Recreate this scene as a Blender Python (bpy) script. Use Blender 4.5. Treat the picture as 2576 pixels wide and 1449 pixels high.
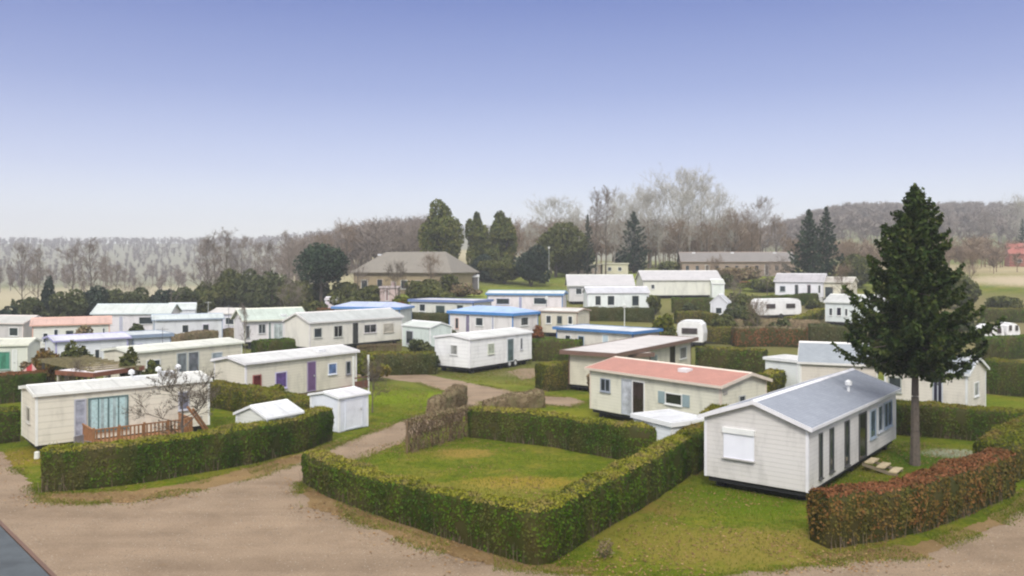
import bpy, math, random
import numpy as np
from mathutils import Vector
for o in list(bpy.data.objects): bpy.data.objects.remove(o)
SC = bpy.context.scene
# ------------------------------------------------------------------ camera, sky, sun, exposure
F, CX, HY, CAMZ = 2109.0, 1288.0, 667.0, 8.7          # focal length and horizon row for a 2576 x 1449 frame
cd = bpy.data.cameras.new('camera'); cam = bpy.data.objects.new('camera', cd); SC.collection.objects.link(cam)
cam.location = (0, 0, CAMZ); cam.rotation_euler = (math.radians(90), 0, 0)
cd.sensor_width = 36; cd.lens = F/2576*36; cd.shift_y = -(724.5-HY)/2576; cd.clip_start = .1; cd.clip_end = 6000
SC.camera = cam
SUN_EL, SUN_AZ = 44, 186                               # degrees; azimuth clockwise from +Y (from behind, left)
w = bpy.data.worlds.new('World'); SC.world = w; w.use_nodes = True
nt = w.node_tree; nt.nodes.clear()
out = nt.nodes.new('ShaderNodeOutputWorld')
sky = nt.nodes.new('ShaderNodeTexSky'); sky.sky_type = 'NISHITA'; sky.sun_disc = False
sky.sun_elevation = math.radians(SUN_EL); sky.sun_rotation = math.radians(SUN_AZ); sky.air_density = 1; sky.dust_density = .3
bg1 = nt.nodes.new('ShaderNodeBackground'); bg1.inputs[1].default_value = .05
nt.links.new(sky.outputs[0], bg1.inputs[0])
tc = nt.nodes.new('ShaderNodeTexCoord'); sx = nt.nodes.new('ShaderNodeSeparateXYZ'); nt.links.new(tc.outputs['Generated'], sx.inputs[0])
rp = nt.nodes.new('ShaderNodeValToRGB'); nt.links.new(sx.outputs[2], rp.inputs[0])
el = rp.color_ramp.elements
stops = [(0, (.27, .27, .275)), (.045, (.24, .228, .262)), (.11, (.140, .130, .205)), (.20, (.058, .056, .145)), (.30, (.012, .014, .105)), (.36, (.015, .022, .11)), (.50, (.55, .54, .52)), (1, (.78, .76, .72))]  # last two stops: unseen white overcast added overhead to brighten the walls
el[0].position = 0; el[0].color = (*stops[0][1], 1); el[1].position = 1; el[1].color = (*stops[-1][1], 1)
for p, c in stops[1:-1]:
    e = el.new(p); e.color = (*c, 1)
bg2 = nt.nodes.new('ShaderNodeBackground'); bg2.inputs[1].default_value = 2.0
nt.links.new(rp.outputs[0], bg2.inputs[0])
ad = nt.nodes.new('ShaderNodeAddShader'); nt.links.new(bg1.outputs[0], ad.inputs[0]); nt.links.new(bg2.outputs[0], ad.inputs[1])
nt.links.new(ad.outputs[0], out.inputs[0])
sl = bpy.data.lights.new('sun', 'SUN'); sl.energy = 2.2; sl.angle = math.radians(14); sl.color = (1, .96, .9)
so = bpy.data.objects.new('sun', sl); SC.collection.objects.link(so)
a, e_ = math.radians(SUN_AZ), math.radians(SUN_EL)
so.rotation_euler = Vector((math.sin(a)*math.cos(e_), math.cos(a)*math.cos(e_), math.sin(e_))).to_track_quat('Z', 'Y').to_euler()
SC.view_settings.view_transform = 'Standard'; SC.view_settings.look = 'None'; SC.view_settings.exposure = 0.3; SC.view_settings.gamma = 1
SC.render.engine = 'CYCLES'; SC.cycles.filter_width = 2.2
rng = np.random.default_rng(7); random.seed(7)
# ------------------------------------------------------------------ terrain
def smooth(t): t = np.clip(t, 0, 1); return t*t*(3-2*t)
GY = [72, 80, 90, 100, 108, 120, 135, 160, 200, 260, 400]; GZ = [0, .35, .9, 1.7, 2.3, 3.7, 4.5, 6.7, 8.2, 9.5, 11]
def terrain(X, Y):
    X = np.asarray(X, float); Y = np.asarray(Y, float)
    u = X/np.maximum(Y, 1)
    z = np.interp(Y, GY, GZ)*smooth((u+.36)/.24)
    z = z + 38*smooth((Y-380)/800) + 23*smooth((Y-230)/280)*smooth((u-.22)/.2)
    z = z + 5*smooth((Y-200)/120)*smooth((u+.32)/.2)*smooth((.1-u)/.2)
    return z
def tz(x, y): return float(terrain(x, y))
def unproj(px, py, h=0.):
    """point of the view ray through (px, py) that lies h above the ground"""
    f = lambda Y: CAMZ-(py-HY)*Y/F-(tz((px-CX)/F*Y, Y)+h)
    a = 8.; 
    while f(a) > 0 and a < 900: a += 1.
    lo, hi = a-1., a
    for _ in range(30):
        m = (lo+hi)/2
        if f(m) > 0: lo = m
        else: hi = m
    return np.array([(px-CX)/F*lo, lo])
def at(px, Y): return np.array([(px-CX)/F*Y, Y])
# ------------------------------------------------------------------ object helpers
COL = SC.collection
def tag(o, label=None, cat=None, group=None, kind=None):
    if label: o['label'] = label
    if cat: o['category'] = cat
    if group: o['group'] = group
    if kind: o['kind'] = kind
    return o
def empty(name, loc, rz=0., label=None, cat=None, group=None):
    o = bpy.data.objects.new(name, None); COL.objects.link(o); o.location = loc; o.rotation_euler = (0, 0, rz); o.empty_display_size = .3
    return tag(o, label, cat, group)
def link(name, me, parent=None, loc=None, rz=0.):
    o = bpy.data.objects.new(name, me); COL.objects.link(o)
    if parent: o.parent = parent
    if loc is not None: o.location = loc; o.rotation_euler = (0, 0, rz)
    return o
def np_mesh(name, V, Q, mats, mi=None, smooth_=False):
    """V: n x 3; Q: list of arrays of polygons (m x 3 or m x 4)"""
    me = bpy.data.meshes.new(name)
    if not isinstance(Q, (list, tuple)): Q = [Q]
    Q = [q for q in Q if len(q)]
    V = np.asarray(V, np.float32)
    me.vertices.add(len(V)); me.vertices.foreach_set('co', V.ravel())
    nl = sum(q.size for q in Q); npol = sum(len(q) for q in Q)
    me.loops.add(nl); me.loops.foreach_set('vertex_index', np.concatenate([q.ravel() for q in Q]).astype(np.int32))
    tot = np.concatenate([np.full(len(q), q.shape[1]) for q in Q]); st = np.concatenate([[0], np.cumsum(tot)[:-1]])
    me.polygons.add(npol); me.polygons.foreach_set('loop_start', st.astype(np.int32)); me.polygons.foreach_set('loop_total', tot.astype(np.int32))
    if mi is not None: me.polygons.foreach_set('material_index', np.asarray(mi, np.int32))
    if smooth_: me.polygons.foreach_set('use_smooth', np.ones(npol, bool))
    for m in (mats if isinstance(mats, (list, tuple)) else [mats]): me.materials.append(m)
    me.update(calc_edges=True); me.validate()
    return me
class MB:
    def __init__(s): s.v = []; s.f = []
    def poly(s, pts):
        n = len(s.v); s.v += [tuple(p) for p in pts]; s.f.append(tuple(range(n, n+len(pts))))
    def box(s, x0, y0, z0, x1, y1, z1, b=0.):
        x0, x1 = sorted((x0, x1)); y0, y1 = sorted((y0, y1)); z0, z1 = sorted((z0, z1))
        n = len(s.v)
        s.v += [(x0,y0,z0),(x1,y0,z0),(x1,y1,z0),(x0,y1,z0),(x0,y0,z1),(x1,y0,z1),(x1,y1,z1),(x0,y1,z1)]
        s.f += [tuple(n+i for i in q) for q in ((0,3,2,1),(4,5,6,7),(0,1,5,4),(1,2,6,5),(2,3,7,6),(3,0,4,7))]
        return s
    def prism(s, prof, x0, x1, axis='x'):
        """prof: (y, z) polygon extruded along x (or (x, z) along y)"""
        n = len(s.v); k = len(prof)
        if axis == 'x': s.v += [(x0, a, b) for a, b in prof]+[(x1, a, b) for a, b in prof]
        else: s.v += [(a, x0, b) for a, b in prof]+[(a, x1, b) for a, b in prof]
        s.f.append(tuple(n+i for i in range(k))[::-1]); s.f.append(tuple(n+k+i for i in range(k)))
        s.f += [(n+i, n+(i+1) % k, n+k+(i+1) % k, n+k+i) for i in range(k)]
        return s
    def tube(s, a, b, ra, rb=None, k=6):
        rb = ra if rb is None else rb
        a = Vector(a); b = Vector(b); d = (b-a).normalized(); u = d.orthogonal().normalized(); w_ = d.cross(u); n = len(s.v)
        for p, r in ((a, ra), (b, rb)):
            for i in range(k):
                t = 2*math.pi*i/k; s.v.append(tuple(p+u*(r*math.cos(t))+w_*(r*math.sin(t))))
        s.f += [(n+i, n+(i+1) % k, n+k+(i+1) % k, n+k+i) for i in range(k)]
        s.f.append(tuple(n+k+i for i in range(k))); s.f.append(tuple(n+i for i in range(k))[::-1])
        return s
    def beam(s, a, b, w_, h):
        """rectangular bar from a to b"""
        a = Vector(a); b = Vector(b); d = (b-a).normalized()
        u = d.cross(Vector((0, 0, 1)))
        u = Vector((1, 0, 0)) if u.length < 1e-4 else u.normalized()
        v = u.cross(d).normalized(); n = len(s.v)
        for p in (a, b):
            for i, j in ((-1,-1),(1,-1),(1,1),(-1,1)): s.v.append(tuple(p+u*(i*w_/2)+v*(j*h/2)))
        s.f += [tuple(n+i for i in q) for q in ((0,3,2,1),(4,5,6,7),(0,1,5,4),(1,2,6,5),(2,3,7,6),(3,0,4,7))]
        return s
    def mesh(s, name, m):
        me = bpy.data.meshes.new(name); me.from_pydata(s.v, [], s.f); me.update()
        for x in (m if isinstance(m, (list, tuple)) else [m]): me.materials.append(x)
        return me
    def build(s, name, m, parent=None, loc=None, rz=0., bevel=0.):
        me = s.mesh(name, m)
        import bmesh
        bm = bmesh.new(); bm.from_mesh(me); bmesh.ops.recalc_face_normals(bm, faces=bm.faces)
        if bevel: bmesh.ops.bevel(bm, geom=bm.edges[:]+bm.verts[:], offset=bevel, segments=1, affect='EDGES', clamp_overlap=True)
        bm.to_mesh(me); bm.free()
        return link(name, me, parent, loc, rz)
def hashn(ix, iy, iz, seed=0):
    h = (ix.astype(np.int64)*374761393+iy.astype(np.int64)*668265263+iz.astype(np.int64)*2147483647+seed*974711) & 0x7fffffff
    h = ((h ^ (h >> 13))*1274126177) & 0x7fffffff
    return ((h ^ (h >> 16)) & 0xffff)/65535.
def vnoise(P, sc, seed=0):
    P = np.asarray(P)*sc; i = np.floor(P).astype(int); f = P-i; f = f*f*(3-2*f); r = 0
    for a_ in (0, 1):
        for b_ in (0, 1):
            for c_ in (0, 1):
                wgt = (f[:,0] if a_ else 1-f[:,0])*(f[:,1] if b_ else 1-f[:,1])*(f[:,2] if c_ else 1-f[:,2])
                r = r+wgt*hashn(i[:,0]+a_, i[:,1]+b_, i[:,2]+c_, seed)
    return r*2-1
def cards(P, N, size, r, spread=1., asp=1.6, fold=0.):
    """one leaf-shaped quad per point, facing roughly N"""
    n = len(P); d = r.normal(size=(n, 3)); d /= np.linalg.norm(d, axis=1, keepdims=True)
    if N is not None:
        d = N+d*spread; d /= np.linalg.norm(d, axis=1, keepdims=True)
    t = r.normal(size=(n, 3)); u = np.cross(d, t); u /= np.linalg.norm(u, axis=1, keepdims=True); v = np.cross(d, u)
    s_ = (size*r.uniform(.6, 1.35, n))[:, None] if np.isscalar(size) else (size*r.uniform(.7, 1.3, n))[:, None]
    a_, b_ = u*s_*asp/2, v*s_/2
    V = np.stack([P-a_, P-b_+a_*.1, P+a_, P+b_+a_*.1], 1).reshape(-1, 3)
    return V, np.arange(n*4).reshape(-1, 4)
def scatter(V, Q, n, r):
    """n area-weighted points on quads, with normals"""
    a_, b_, c_, d_ = (V[Q[:, i]] for i in range(4))
    nr = np.cross(c_-a_, d_-b_); ar = np.linalg.norm(nr, axis=1)/2
    k = r.choice(len(Q), n, p=ar/ar.sum()); s_, t_ = r.random((2, n, 1))
    P = (a_[k]*(1-s_)+b_[k]*s_)*(1-t_)+(d_[k]*(1-s_)+c_[k]*s_)*t_
    return P, nr[k]/np.maximum(np.linalg.norm(nr[k], axis=1, keepdims=True), 1e-9)
def join(parts):
    """parts: (V, Q, matindex) -> V, [Q tris, Q quads], mi"""
    Vs = []; T = []; Qd = []; mt = []; mq = []; n = 0
    for V, Q, m in parts:
        if len(V) == 0: continue
        Vs.append(V)
        (T if Q.shape[1] == 3 else Qd).append(Q+n); (mt if Q.shape[1] == 3 else mq).append(np.full(len(Q), m)); n += len(V)
    qs = ([np.concatenate(T)] if T else [])+([np.concatenate(Qd)] if Qd else [])
    return np.concatenate(Vs), qs, np.concatenate(mt+mq)
# ------------------------------------------------------------------ materials
def newmat(name):
    m = bpy.data.materials.new(name); m.use_nodes = True
    return m, m.node_tree, m.node_tree.nodes['Principled BSDF']
def rgb(c): return (*c, 1)
def noise_fac(nt, scale, detail=4, rough=.6, vec=None, stretch=None, coord='Object'):
    tcx = nt.nodes.new('ShaderNodeTexCoord'); n = nt.nodes.new('ShaderNodeTexNoise')
    n.inputs['Scale'].default_value = scale; n.inputs['Detail'].default_value = detail; n.inputs['Roughness'].default_value = rough
    if stretch:
        mp = nt.nodes.new('ShaderNodeMapping'); mp.inputs['Scale'].default_value = stretch
        nt.links.new(tcx.outputs[coord], mp.inputs[0]); nt.links.new(mp.outputs[0], n.inputs[0])
    else: nt.links.new(tcx.outputs[coord], n.inputs[0])
    return n.outputs['Fac']
def ramp(nt, fac, stops_, interp='LINEAR'):
    r = nt.nodes.new('ShaderNodeValToRGB'); nt.links.new(fac, r.inputs[0]); r.color_ramp.interpolation = interp
    e = r.color_ramp.elements; e[0].position, e[0].color = stops_[0][0], rgb(stops_[0][1]); e[1].position, e[1].color = stops_[-1][0], rgb(stops_[-1][1])
    for p, c in stops_[1:-1]: x = e.new(p); x.color = rgb(c)
    return r.outputs[0]
def mixc(nt, fac, a_, b_, mode='MIX'):
    m = nt.nodes.new('ShaderNodeMix'); m.data_type = 'RGBA'; m.blend_type = mode
    if isinstance(fac, (int, float)): m.inputs[0].default_value = fac
    else: nt.links.new(fac, m.inputs[0])
    for i, v in ((6, a_), (7, b_)):
        if isinstance(v, tuple): m.inputs[i].default_value = rgb(v)
        else: nt.links.new(v, m.inputs[i])
    return m.outputs[2]
def bump(nt, b, fac, strength=.3, dist=.02):
    bp = nt.nodes.new('ShaderNodeBump'); bp.inputs['Strength'].default_value = strength; bp.inputs['Distance'].default_value = dist
    nt.links.new(fac, bp.inputs['Height']); nt.links.new(bp.outputs[0], b.inputs['Normal'])
_mc = {}
def paint(c, rough=.5, dirt=.12, metal=0., name='paint', sc=1.5):
    k = (name, c, rough, dirt)
    if k in _mc: return _mc[k]
    m, nt, b = newmat(name)
    f = noise_fac(nt, sc, 5, .65)
    d = tuple(x*(1-dirt*2.2) for x in c)
    col = ramp(nt, f, [(.3, d), (.55, c), (.8, tuple(min(1, x*1.04) for x in c))])
    nt.links.new(col, b.inputs['Base Color']); b.inputs['Roughness'].default_value = rough; b.inputs['Metallic'].default_value = metal
    _mc[k] = m; return m
def siding(c, pitch=.17, vertical=False, dirt=.13, depth=.016):
    k = ('sid', c, pitch, vertical)
    if k in _mc: return _mc[k]
    m, nt, b = newmat('siding')
    tcx = nt.nodes.new('ShaderNodeTexCoord'); sp = nt.nodes.new('ShaderNodeSeparateXYZ'); nt.links.new(tcx.outputs['Object'], sp.inputs[0])
    dv = nt.nodes.new('ShaderNodeMath'); dv.operation = 'DIVIDE'; dv.inputs[1].default_value = pitch
    if vertical:
        ad_ = nt.nodes.new('ShaderNodeMath'); nt.links.new(sp.outputs[0], ad_.inputs[0]); nt.links.new(sp.outputs[1], ad_.inputs[1]); nt.links.new(ad_.outputs[0], dv.inputs[0])
    else: nt.links.new(sp.outputs[2], dv.inputs[0])
    fr = nt.nodes.new('ShaderNodeMath'); fr.operation = 'FRACT'; nt.links.new(dv.outputs[0], fr.inputs[0])
    iv = nt.nodes.new('ShaderNodeMath'); iv.operation = 'SUBTRACT'; iv.inputs[0].default_value = 1; nt.links.new(fr.outputs[0], iv.inputs[1])
    f = noise_fac(nt, 1.2, 5, .65, stretch=(1, 1, .35))
    col = ramp(nt, f, [(.25, tuple(x*(1-dirt*2.4) for x in c)), (.5, c), (.8, tuple(min(1, x*1.03) for x in c))])
    gr = ramp(nt, iv.outputs[0], [(0, (.55, .55, .55)), (.1, (1, 1, 1)), (1, (1, 1, 1))])   # the dirty lap joint of each board
    col = mixc(nt, .6, col, gr, 'MULTIPLY')
    nt.links.new(col, b.inputs['Base Color']); b.inputs['Roughness'].default_value = .55
    bump(nt, b, iv.outputs[0], .8, depth)
    _mc[k] = m; return m
def roofmat(c):
    k = ('roof', c)
    if k in _mc: return _mc[k]
    m, nt, b = newmat('roof_sheet')
    f = noise_fac(nt, .9, 7, .75, stretch=(1, .35, 1)); col = ramp(nt, f, [(.28, tuple(x*.55 for x in c)), (.44, tuple(x*.85 for x in c)), (.6, c), (.8, tuple(min(1, x*1.08) for x in c))])
    g = ramp(nt, noise_fac(nt, 5, 6, .8), [(.3, (.72, .72, .68)), (.5, (1, 1, 1)), (.7, (1.06, 1.06, 1.06))]); col = mixc(nt, .8, col, g, 'MULTIPLY')
    mo_ = nt.nodes.new('ShaderNodeMapRange'); mo_.inputs[1].default_value = .60; mo_.inputs[2].default_value = .74; mo_.inputs[4].default_value = .55; nt.links.new(noise_fac(nt, 2.3, 7, .8), mo_.inputs[0])
    col = mixc(nt, mo_.outputs[0], col, (.16, .17, .08))
    tcx = nt.nodes.new('ShaderNodeTexCoord'); sp = nt.nodes.new('ShaderNodeSeparateXYZ'); nt.links.new(tcx.outputs['Object'], sp.inputs[0]); md = nt.nodes.new('ShaderNodeMath'); md.operation = 'PINGPONG'; md.inputs[1].default_value = .6; nt.links.new(sp.outputs[0], md.inputs[0])
    jt = ramp(nt, md.outputs[0], [(0, (.6, .6, .6)), (.045, (1, 1, 1)), (1, (1, 1, 1))]); col = mixc(nt, .7, col, jt, 'MULTIPLY')
    nt.links.new(col, b.inputs['Base Color']); b.inputs['Roughness'].default_value = .55; bump(nt, b, md.outputs[0], .25, .02); _mc[k] = m; return m
def glass(c=(.03, .04, .045), rough=.08):
    k = ('glass', c)
    if k in _mc: return _mc[k]
    m, nt, b = newmat('window_glass')
    f = noise_fac(nt, 1.7, 3); nt.links.new(ramp(nt, f, [(.35, tuple(x*.6 for x in c)), (.7, tuple(min(1, x*1.5) for x in c))]), b.inputs['Base Color'])
    b.inputs['Roughness'].default_value = rough; b.inputs['Specular IOR Level'].default_value = .6
    _mc[k] = m; return m
def leafmat(name, cols, scale=.7, rough=.55, stretch=(1, 1, .35), rnd=.55, trans=.15, patch=None):
    """cols: colours from dark to light; each leaf takes its own along a drifting clump noise"""
    if name in _mc: return _mc[name]
    m, nt, b = newmat(name)
    f = noise_fac(nt, scale, 5, .7, stretch=stretch)
    g = nt.nodes.new('ShaderNodeNewGeometry')
    mx = nt.nodes.new('ShaderNodeMix'); mx.data_type = 'FLOAT'; mx.inputs[0].default_value = rnd
    mr = nt.nodes.new('ShaderNodeMapRange'); mr.inputs[1].default_value = .3; mr.inputs[2].default_value = .7; nt.links.new(f, mr.inputs[0])
    nt.links.new(mr.outputs[0], mx.inputs[2]); nt.links.new(g.outputs['Random Per Island'], mx.inputs[3])
    n = len(cols); col = ramp(nt, mx.outputs[0], [(.08+.84*i/(n-1), c) for i, c in enumerate(cols)])
    if patch:          # thin places where dead leaves and twigs show
        pf = nt.nodes.new('ShaderNodeMapRange'); pf.inputs[1].default_value = .5; pf.inputs[2].default_value = .62; pf.inputs[4].default_value = .75
        nt.links.new(noise_fac(nt, 1.1, 5, .7, stretch=(1, 1, .45)), pf.inputs[0]); col = mixc(nt, pf.outputs[0], col, patch)
    nt.links.new(col, b.inputs['Base Color']); b.inputs['Roughness'].default_value = rough; b.inputs['Specular IOR Level'].default_value = .08
    if trans:
        tr = nt.nodes.new('ShaderNodeBsdfTranslucent'); ms = nt.nodes.new('ShaderNodeMixShader'); ms.inputs[0].default_value = trans
        nt.links.new(col, tr.inputs[0]); nt.links.new(b.outputs[0], ms.inputs[1]); nt.links.new(tr.outputs[0], ms.inputs[2])
        nt.links.new(ms.outputs[0], nt.nodes['Material Output'].inputs[0])
    _mc[name] = m; return m
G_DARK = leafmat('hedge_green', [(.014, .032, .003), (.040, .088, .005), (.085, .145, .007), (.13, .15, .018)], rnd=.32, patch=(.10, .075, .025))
G_TRIM_LIT = leafmat('trimmed_skylit_top', [(.07, .085, .005), (.15, .165, .01), (.25, .23, .025), (.30, .24, .07)], rnd=.35, patch=(.24, .17, .07))  # hedge tops: cut-twig tint, with skylight painted into the paler leaf colour
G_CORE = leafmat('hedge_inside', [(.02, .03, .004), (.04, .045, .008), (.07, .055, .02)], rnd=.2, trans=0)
G_BROWN = leafmat('bare_hedge_twigs', [(.09, .06, .03), (.18, .13, .07), (.27, .2, .12), (.14, .16, .05)], rnd=.7)
G_OLIVE = leafmat('olive_hedge', [(.04, .055, .004), (.09, .11, .006), (.17, .17, .012), (.24, .18, .05)], rnd=.35, patch=(.16, .10, .03))
G_BEECH = leafmat('copper_beech_leaves', [(.07, .045, .01), (.15, .068, .024), (.23, .085, .036), (.28, .13, .06)], scale=.6, rnd=.4)
G_BEECHG = leafmat('beech_leaves_green', [(.05, .05, .008), (.15, .10, .02), (.19, .10, .03), (.23, .085, .03)], scale=.9, rnd=.4, patch=(.10, .11, .02))
G_SPRUCE = leafmat('spruce_needles', [(.010, .022, .006), (.024, .046, .010), (.055, .078, .016), (.10, .11, .03)], rnd=.55, stretch=(1, 1, 1), scale=.8)
G_CONI = leafmat('conifer_foliage', [(.012, .026, .016), (.03, .052, .028), (.055, .08, .035)], rnd=.6, stretch=(1, 1, 1))
G_THUJA = leafmat('cypress_foliage', [(.035, .055, .014), (.08, .10, .022), (.14, .14, .03), (.21, .17, .05)], rnd=.5, stretch=(1, 1, .5), scale=.25)
G_IVY = leafmat('ivy_leaves', [(.04, .055, .015), (.09, .10, .025), (.14, .13, .04)], rnd=.6)
G_BLUE = leafmat('dark_shrub_leaves', [(.012, .022, .014), (.03, .045, .03), (.05, .07, .04)], rnd=.6)
G_BUSH = leafmat('bush_leaves', [(.035, .045, .018), (.07, .085, .03), (.13, .13, .05)], rnd=.6)
BARK = paint((.12, .095, .075), .9, .2, name='bark', sc=6)
BARK_PALE = paint((.3, .27, .22), .9, .2, name='pale_bark', sc=6)
TWIG = leafmat('bare_twigs', [(.13, .10, .08), (.22, .18, .15), (.32, .27, .23)], rnd=.8, trans=0)
TWIG_BROWN = leafmat('dark_bare_twigs', [(.07, .055, .04), (.12, .095, .07), (.2, .17, .13)], rnd=.8, trans=0)
TWIG_PALE = leafmat('pale_bare_twigs', [(.28, .26, .22), (.42, .40, .35), (.55, .53, .48)], rnd=.8, trans=0)
TWIG_RED = leafmat('reddish_bare_twigs', [(.13, .09, .06), (.21, .15, .10), (.29, .22, .15)], rnd=.8, trans=0)
STEM = paint((.16, .115, .07), .9, .2, name='hedge_stem', sc=6)
WHITE = (.80, .79, .76); CREAM = (.70, .66, .55)
wood = paint((.33, .15, .06), .7, .2, name='stained_timber', sc=5)
palewood = paint((.52, .42, .26), .8, .2, name='weathered_timber', sc=5)
dark = paint((.02, .02, .022), .7, .1, name='chassis_black')
# ------------------------------------------------------------------ ground
def spot(nt, x, y, rx, ry, base, colr, soft=.5, amt=.8, rz=0.):
    """a worn or planted patch of the lawn with a ragged edge, at a fixed place on the ground"""
    tcx = nt.nodes.new('ShaderNodeTexCoord'); mp = nt.nodes.new('ShaderNodeMapping'); mp.vector_type = 'TEXTURE'
    mp.inputs['Location'].default_value = (x, y, 0); mp.inputs['Scale'].default_value = (rx, ry, 1000); mp.inputs['Rotation'].default_value = (0, 0, rz)
    nt.links.new(tcx.outputs['Object'], mp.inputs[0])
    ln = nt.nodes.new('ShaderNodeVectorMath'); ln.operation = 'LENGTH'; nt.links.new(mp.outputs[0], ln.inputs[0])
    n = SPN
    ad_ = nt.nodes.new('ShaderNodeMath'); ad_.operation = 'MULTIPLY_ADD'; nt.links.new(n, ad_.inputs[0]); ad_.inputs[1].default_value = 3.0; nt.links.new(ln.outputs[1], ad_.inputs[2])
    mr = nt.nodes.new('ShaderNodeMapRange'); mr.inputs[1].default_value = 2.4-soft/2; mr.inputs[2].default_value = 2.4+soft/2; mr.inputs[3].default_value = amt; mr.inputs[4].default_value = 0
    nt.links.new(ad_.outputs[0], mr.inputs[0])
    return mixc(nt, mr.outputs[0], base, colr)
gm, nt, b = newmat('grass_ground')
c1 = ramp(nt, noise_fac(nt, .35, 6, .7), [(.3, (.07, .105, .008)), (.48, (.115, .15, .011)), (.62, (.175, .17, .024)), (.76, (.24, .18, .06))])
c2 = ramp(nt, noise_fac(nt, 6, 5, .75), [(.3, (.5, .55, .45)), (.55, (1, 1, 1)), (.75, (1.35, 1.25, 1.1))])
c3 = ramp(nt, noise_fac(nt, 1.6, 7, .8), [(.34, (.45, .5, .4)), (.5, (1, 1, 1)), (.64, (1.25, 1.05, .9))])
cc = mixc(nt, .9, mixc(nt, .9, c1, c2, 'MULTIPLY'), c3, 'MULTIPLY')
SPN = noise_fac(nt, 2.4, 9, .85)
for (px, py, rx, ry, colr, amt) in [
    (1170, 1140, 1.5, 1.0, (.30, .20, .10), .8), (1310, 1215, 2.6, 1.1, (.30, .21, .07), .85), (1180, 1235, 3.5, 1.5, (.27, .22, .09), .5),
    (1900, 1375, 4.5, 2.0, (.25, .19, .09), .75), (1620, 1340, 2.2, 1.6, (.20, .17, .06), .7), (1690, 1270, 2.2, 1.4, (.22, .15, .08), .8),
    (1850, 1260, 3.0, 2.2, (.09, .15, .012), .7), (2340, 1160, 2.6, 2.2, (.06, .12, .012), .85), (2400, 1140, 1.5, 1.0, (.26, .27, .2), .85),
    (60, 1150, 2.0, 2.5, (.26, .19, .05), .7), (1325, 940, 3.2, 2.2, (.42, .34, .22), .9), (1200, 965, 7, 2.2, (.22, .23, .05), .6),
    (1010, 1000, 3.5, 3.5, (.18, .24, .02), .7), (1460, 1040, 3, 1.5, (.22, .21, .04), .6)]:
    p = unproj(px, py); cc = spot(nt, p[0], p[1], rx, ry, cc, (colr[0]*.9, colr[1]*.9, colr[2]*.45) if colr[2] < .15 else colr, amt=amt)
# far fields: tan and grey beyond the wood, bright turf on the bank behind the homes
for (x, y, rx, ry, colr, amt) in [(0, 760, 1700, 500, (.24, .23, .17), .95), (10, 108, 75, 30, (.15, .145, .05), .8), (-24, 74, 60, 16, (.11, .115, .035), .7), (14, 78, 30, 14, (.12, .12, .035), .7), (66, 100, 50, 34, (.17, .145, .07), .95), (-60, 90, 60, 30, (.13, .13, .045), .7), (-90, 250, 130, 120, (.42, .36, .25), .8), (118, 195, 60, 40, (.36, .30, .18), .95), (100, 150, 22, 12, (.42, .34, .24), .9), (28, 160, 30, 14, (.19, .23, .03), .8), (-11, 122, 9, 10, (.17, .22, .03), .8), (0, 130, 10, 12, (.19, .22, .04), .8)]:
    cc = spot(nt, x, y, rx, ry, cc, colr, amt=amt)
nt.links.new(cc, b.inputs['Base Color']); b.inputs['Roughness'].default_value = .9; b.inputs['Specular IOR Level'].default_value = .02
bump(nt, b, noise_fac(nt, 9, 6, .8), .8, .08)
xs = np.concatenate([-np.geomspace(1850, 152, 26), np.arange(-150, 151, 3), np.geomspace(152, 1850, 26)])
ys = np.concatenate([[-70, -20, 20, 60], np.arange(64, 260, 3), np.geomspace(262, 1290, 40)])
XX, YY = np.meshgrid(xs, ys); V = np.stack([XX.ravel(), YY.ravel(), terrain(XX.ravel(), YY.ravel())], 1)
nx, ny = len(xs), len(ys); ii = np.arange((ny-1)*(nx-1)); r0 = ii//(nx-1)*nx+ii % (nx-1)
tag(link('ground', np_mesh('ground', V, np.stack([r0, r0+1, r0+nx+1, r0+nx], 1), gm, smooth_=True)), kind='structure')
def roadmat(name, c, c2, leaf):
    m, nt, b = newmat(name)
    f = ramp(nt, noise_fac(nt, .45, 6, .65), [(.3, c2), (.55, c), (.75, tuple(x*1.08 for x in c))])
    g = ramp(nt, noise_fac(nt, 14, 5, .8), [(.3, (.62, .6, .58)), (.55, (1, 1, 1)), (.72, (1.25, 1.25, 1.25))])
    cc = mixc(nt, .8, f, g, 'MULTIPLY')
    tr_ = ramp(nt, noise_fac(nt, .8, 5, .6, stretch=(.12, 1, 1)), [(.36, (.86, .85, .84)), (.5, (1, 1, 1)), (.62, (1.08, 1.07, 1.06))])   # ruts worn along the road
    cc = mixc(nt, .85, cc, tr_, 'MULTIPLY')
    vo = nt.nodes.new('ShaderNodeTexVoronoi'); vo.inputs['Scale'].default_value = 5; tcx = nt.nodes.new('ShaderNodeTexCoord'); nt.links.new(tcx.outputs['Object'], vo.inputs[0])
    st = nt.nodes.new('ShaderNodeMapRange'); st.inputs[1].default_value = .10; st.inputs[2].default_value = .05; nt.links.new(vo.outputs[0], st.inputs[0])
    cc = mixc(nt, st.outputs[0], cc, (.5, .45, .36))
    s2 = nt.nodes.new('ShaderNodeMapRange'); s2.inputs[1].default_value = .58; s2.inputs[2].default_value = .68; nt.links.new(noise_fac(nt, 1.3, 8, .8, stretch=(1, 1.6, 1)), s2.inputs[0]); s2.inputs[4].default_value = .5
    cc = mixc(nt, s2.outputs[0], cc, leaf)
    nt.links.new(cc, b.inputs['Base Color']); b.inputs['Roughness'].default_value = .92; b.inputs['Specular IOR Level'].default_value = .15
    bump(nt, b, noise_fac(nt, 12, 6, .8), .7, .05); return m
ROAD = roadmat('gravel_road', (.27, .198, .135), (.21, .152, .102), (.19, .12, .06))
GRAV = roadmat('verge_litter', (.22, .145, .065), (.16, .10, .04), (.22, .16, .03))
EDGE = []
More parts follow.
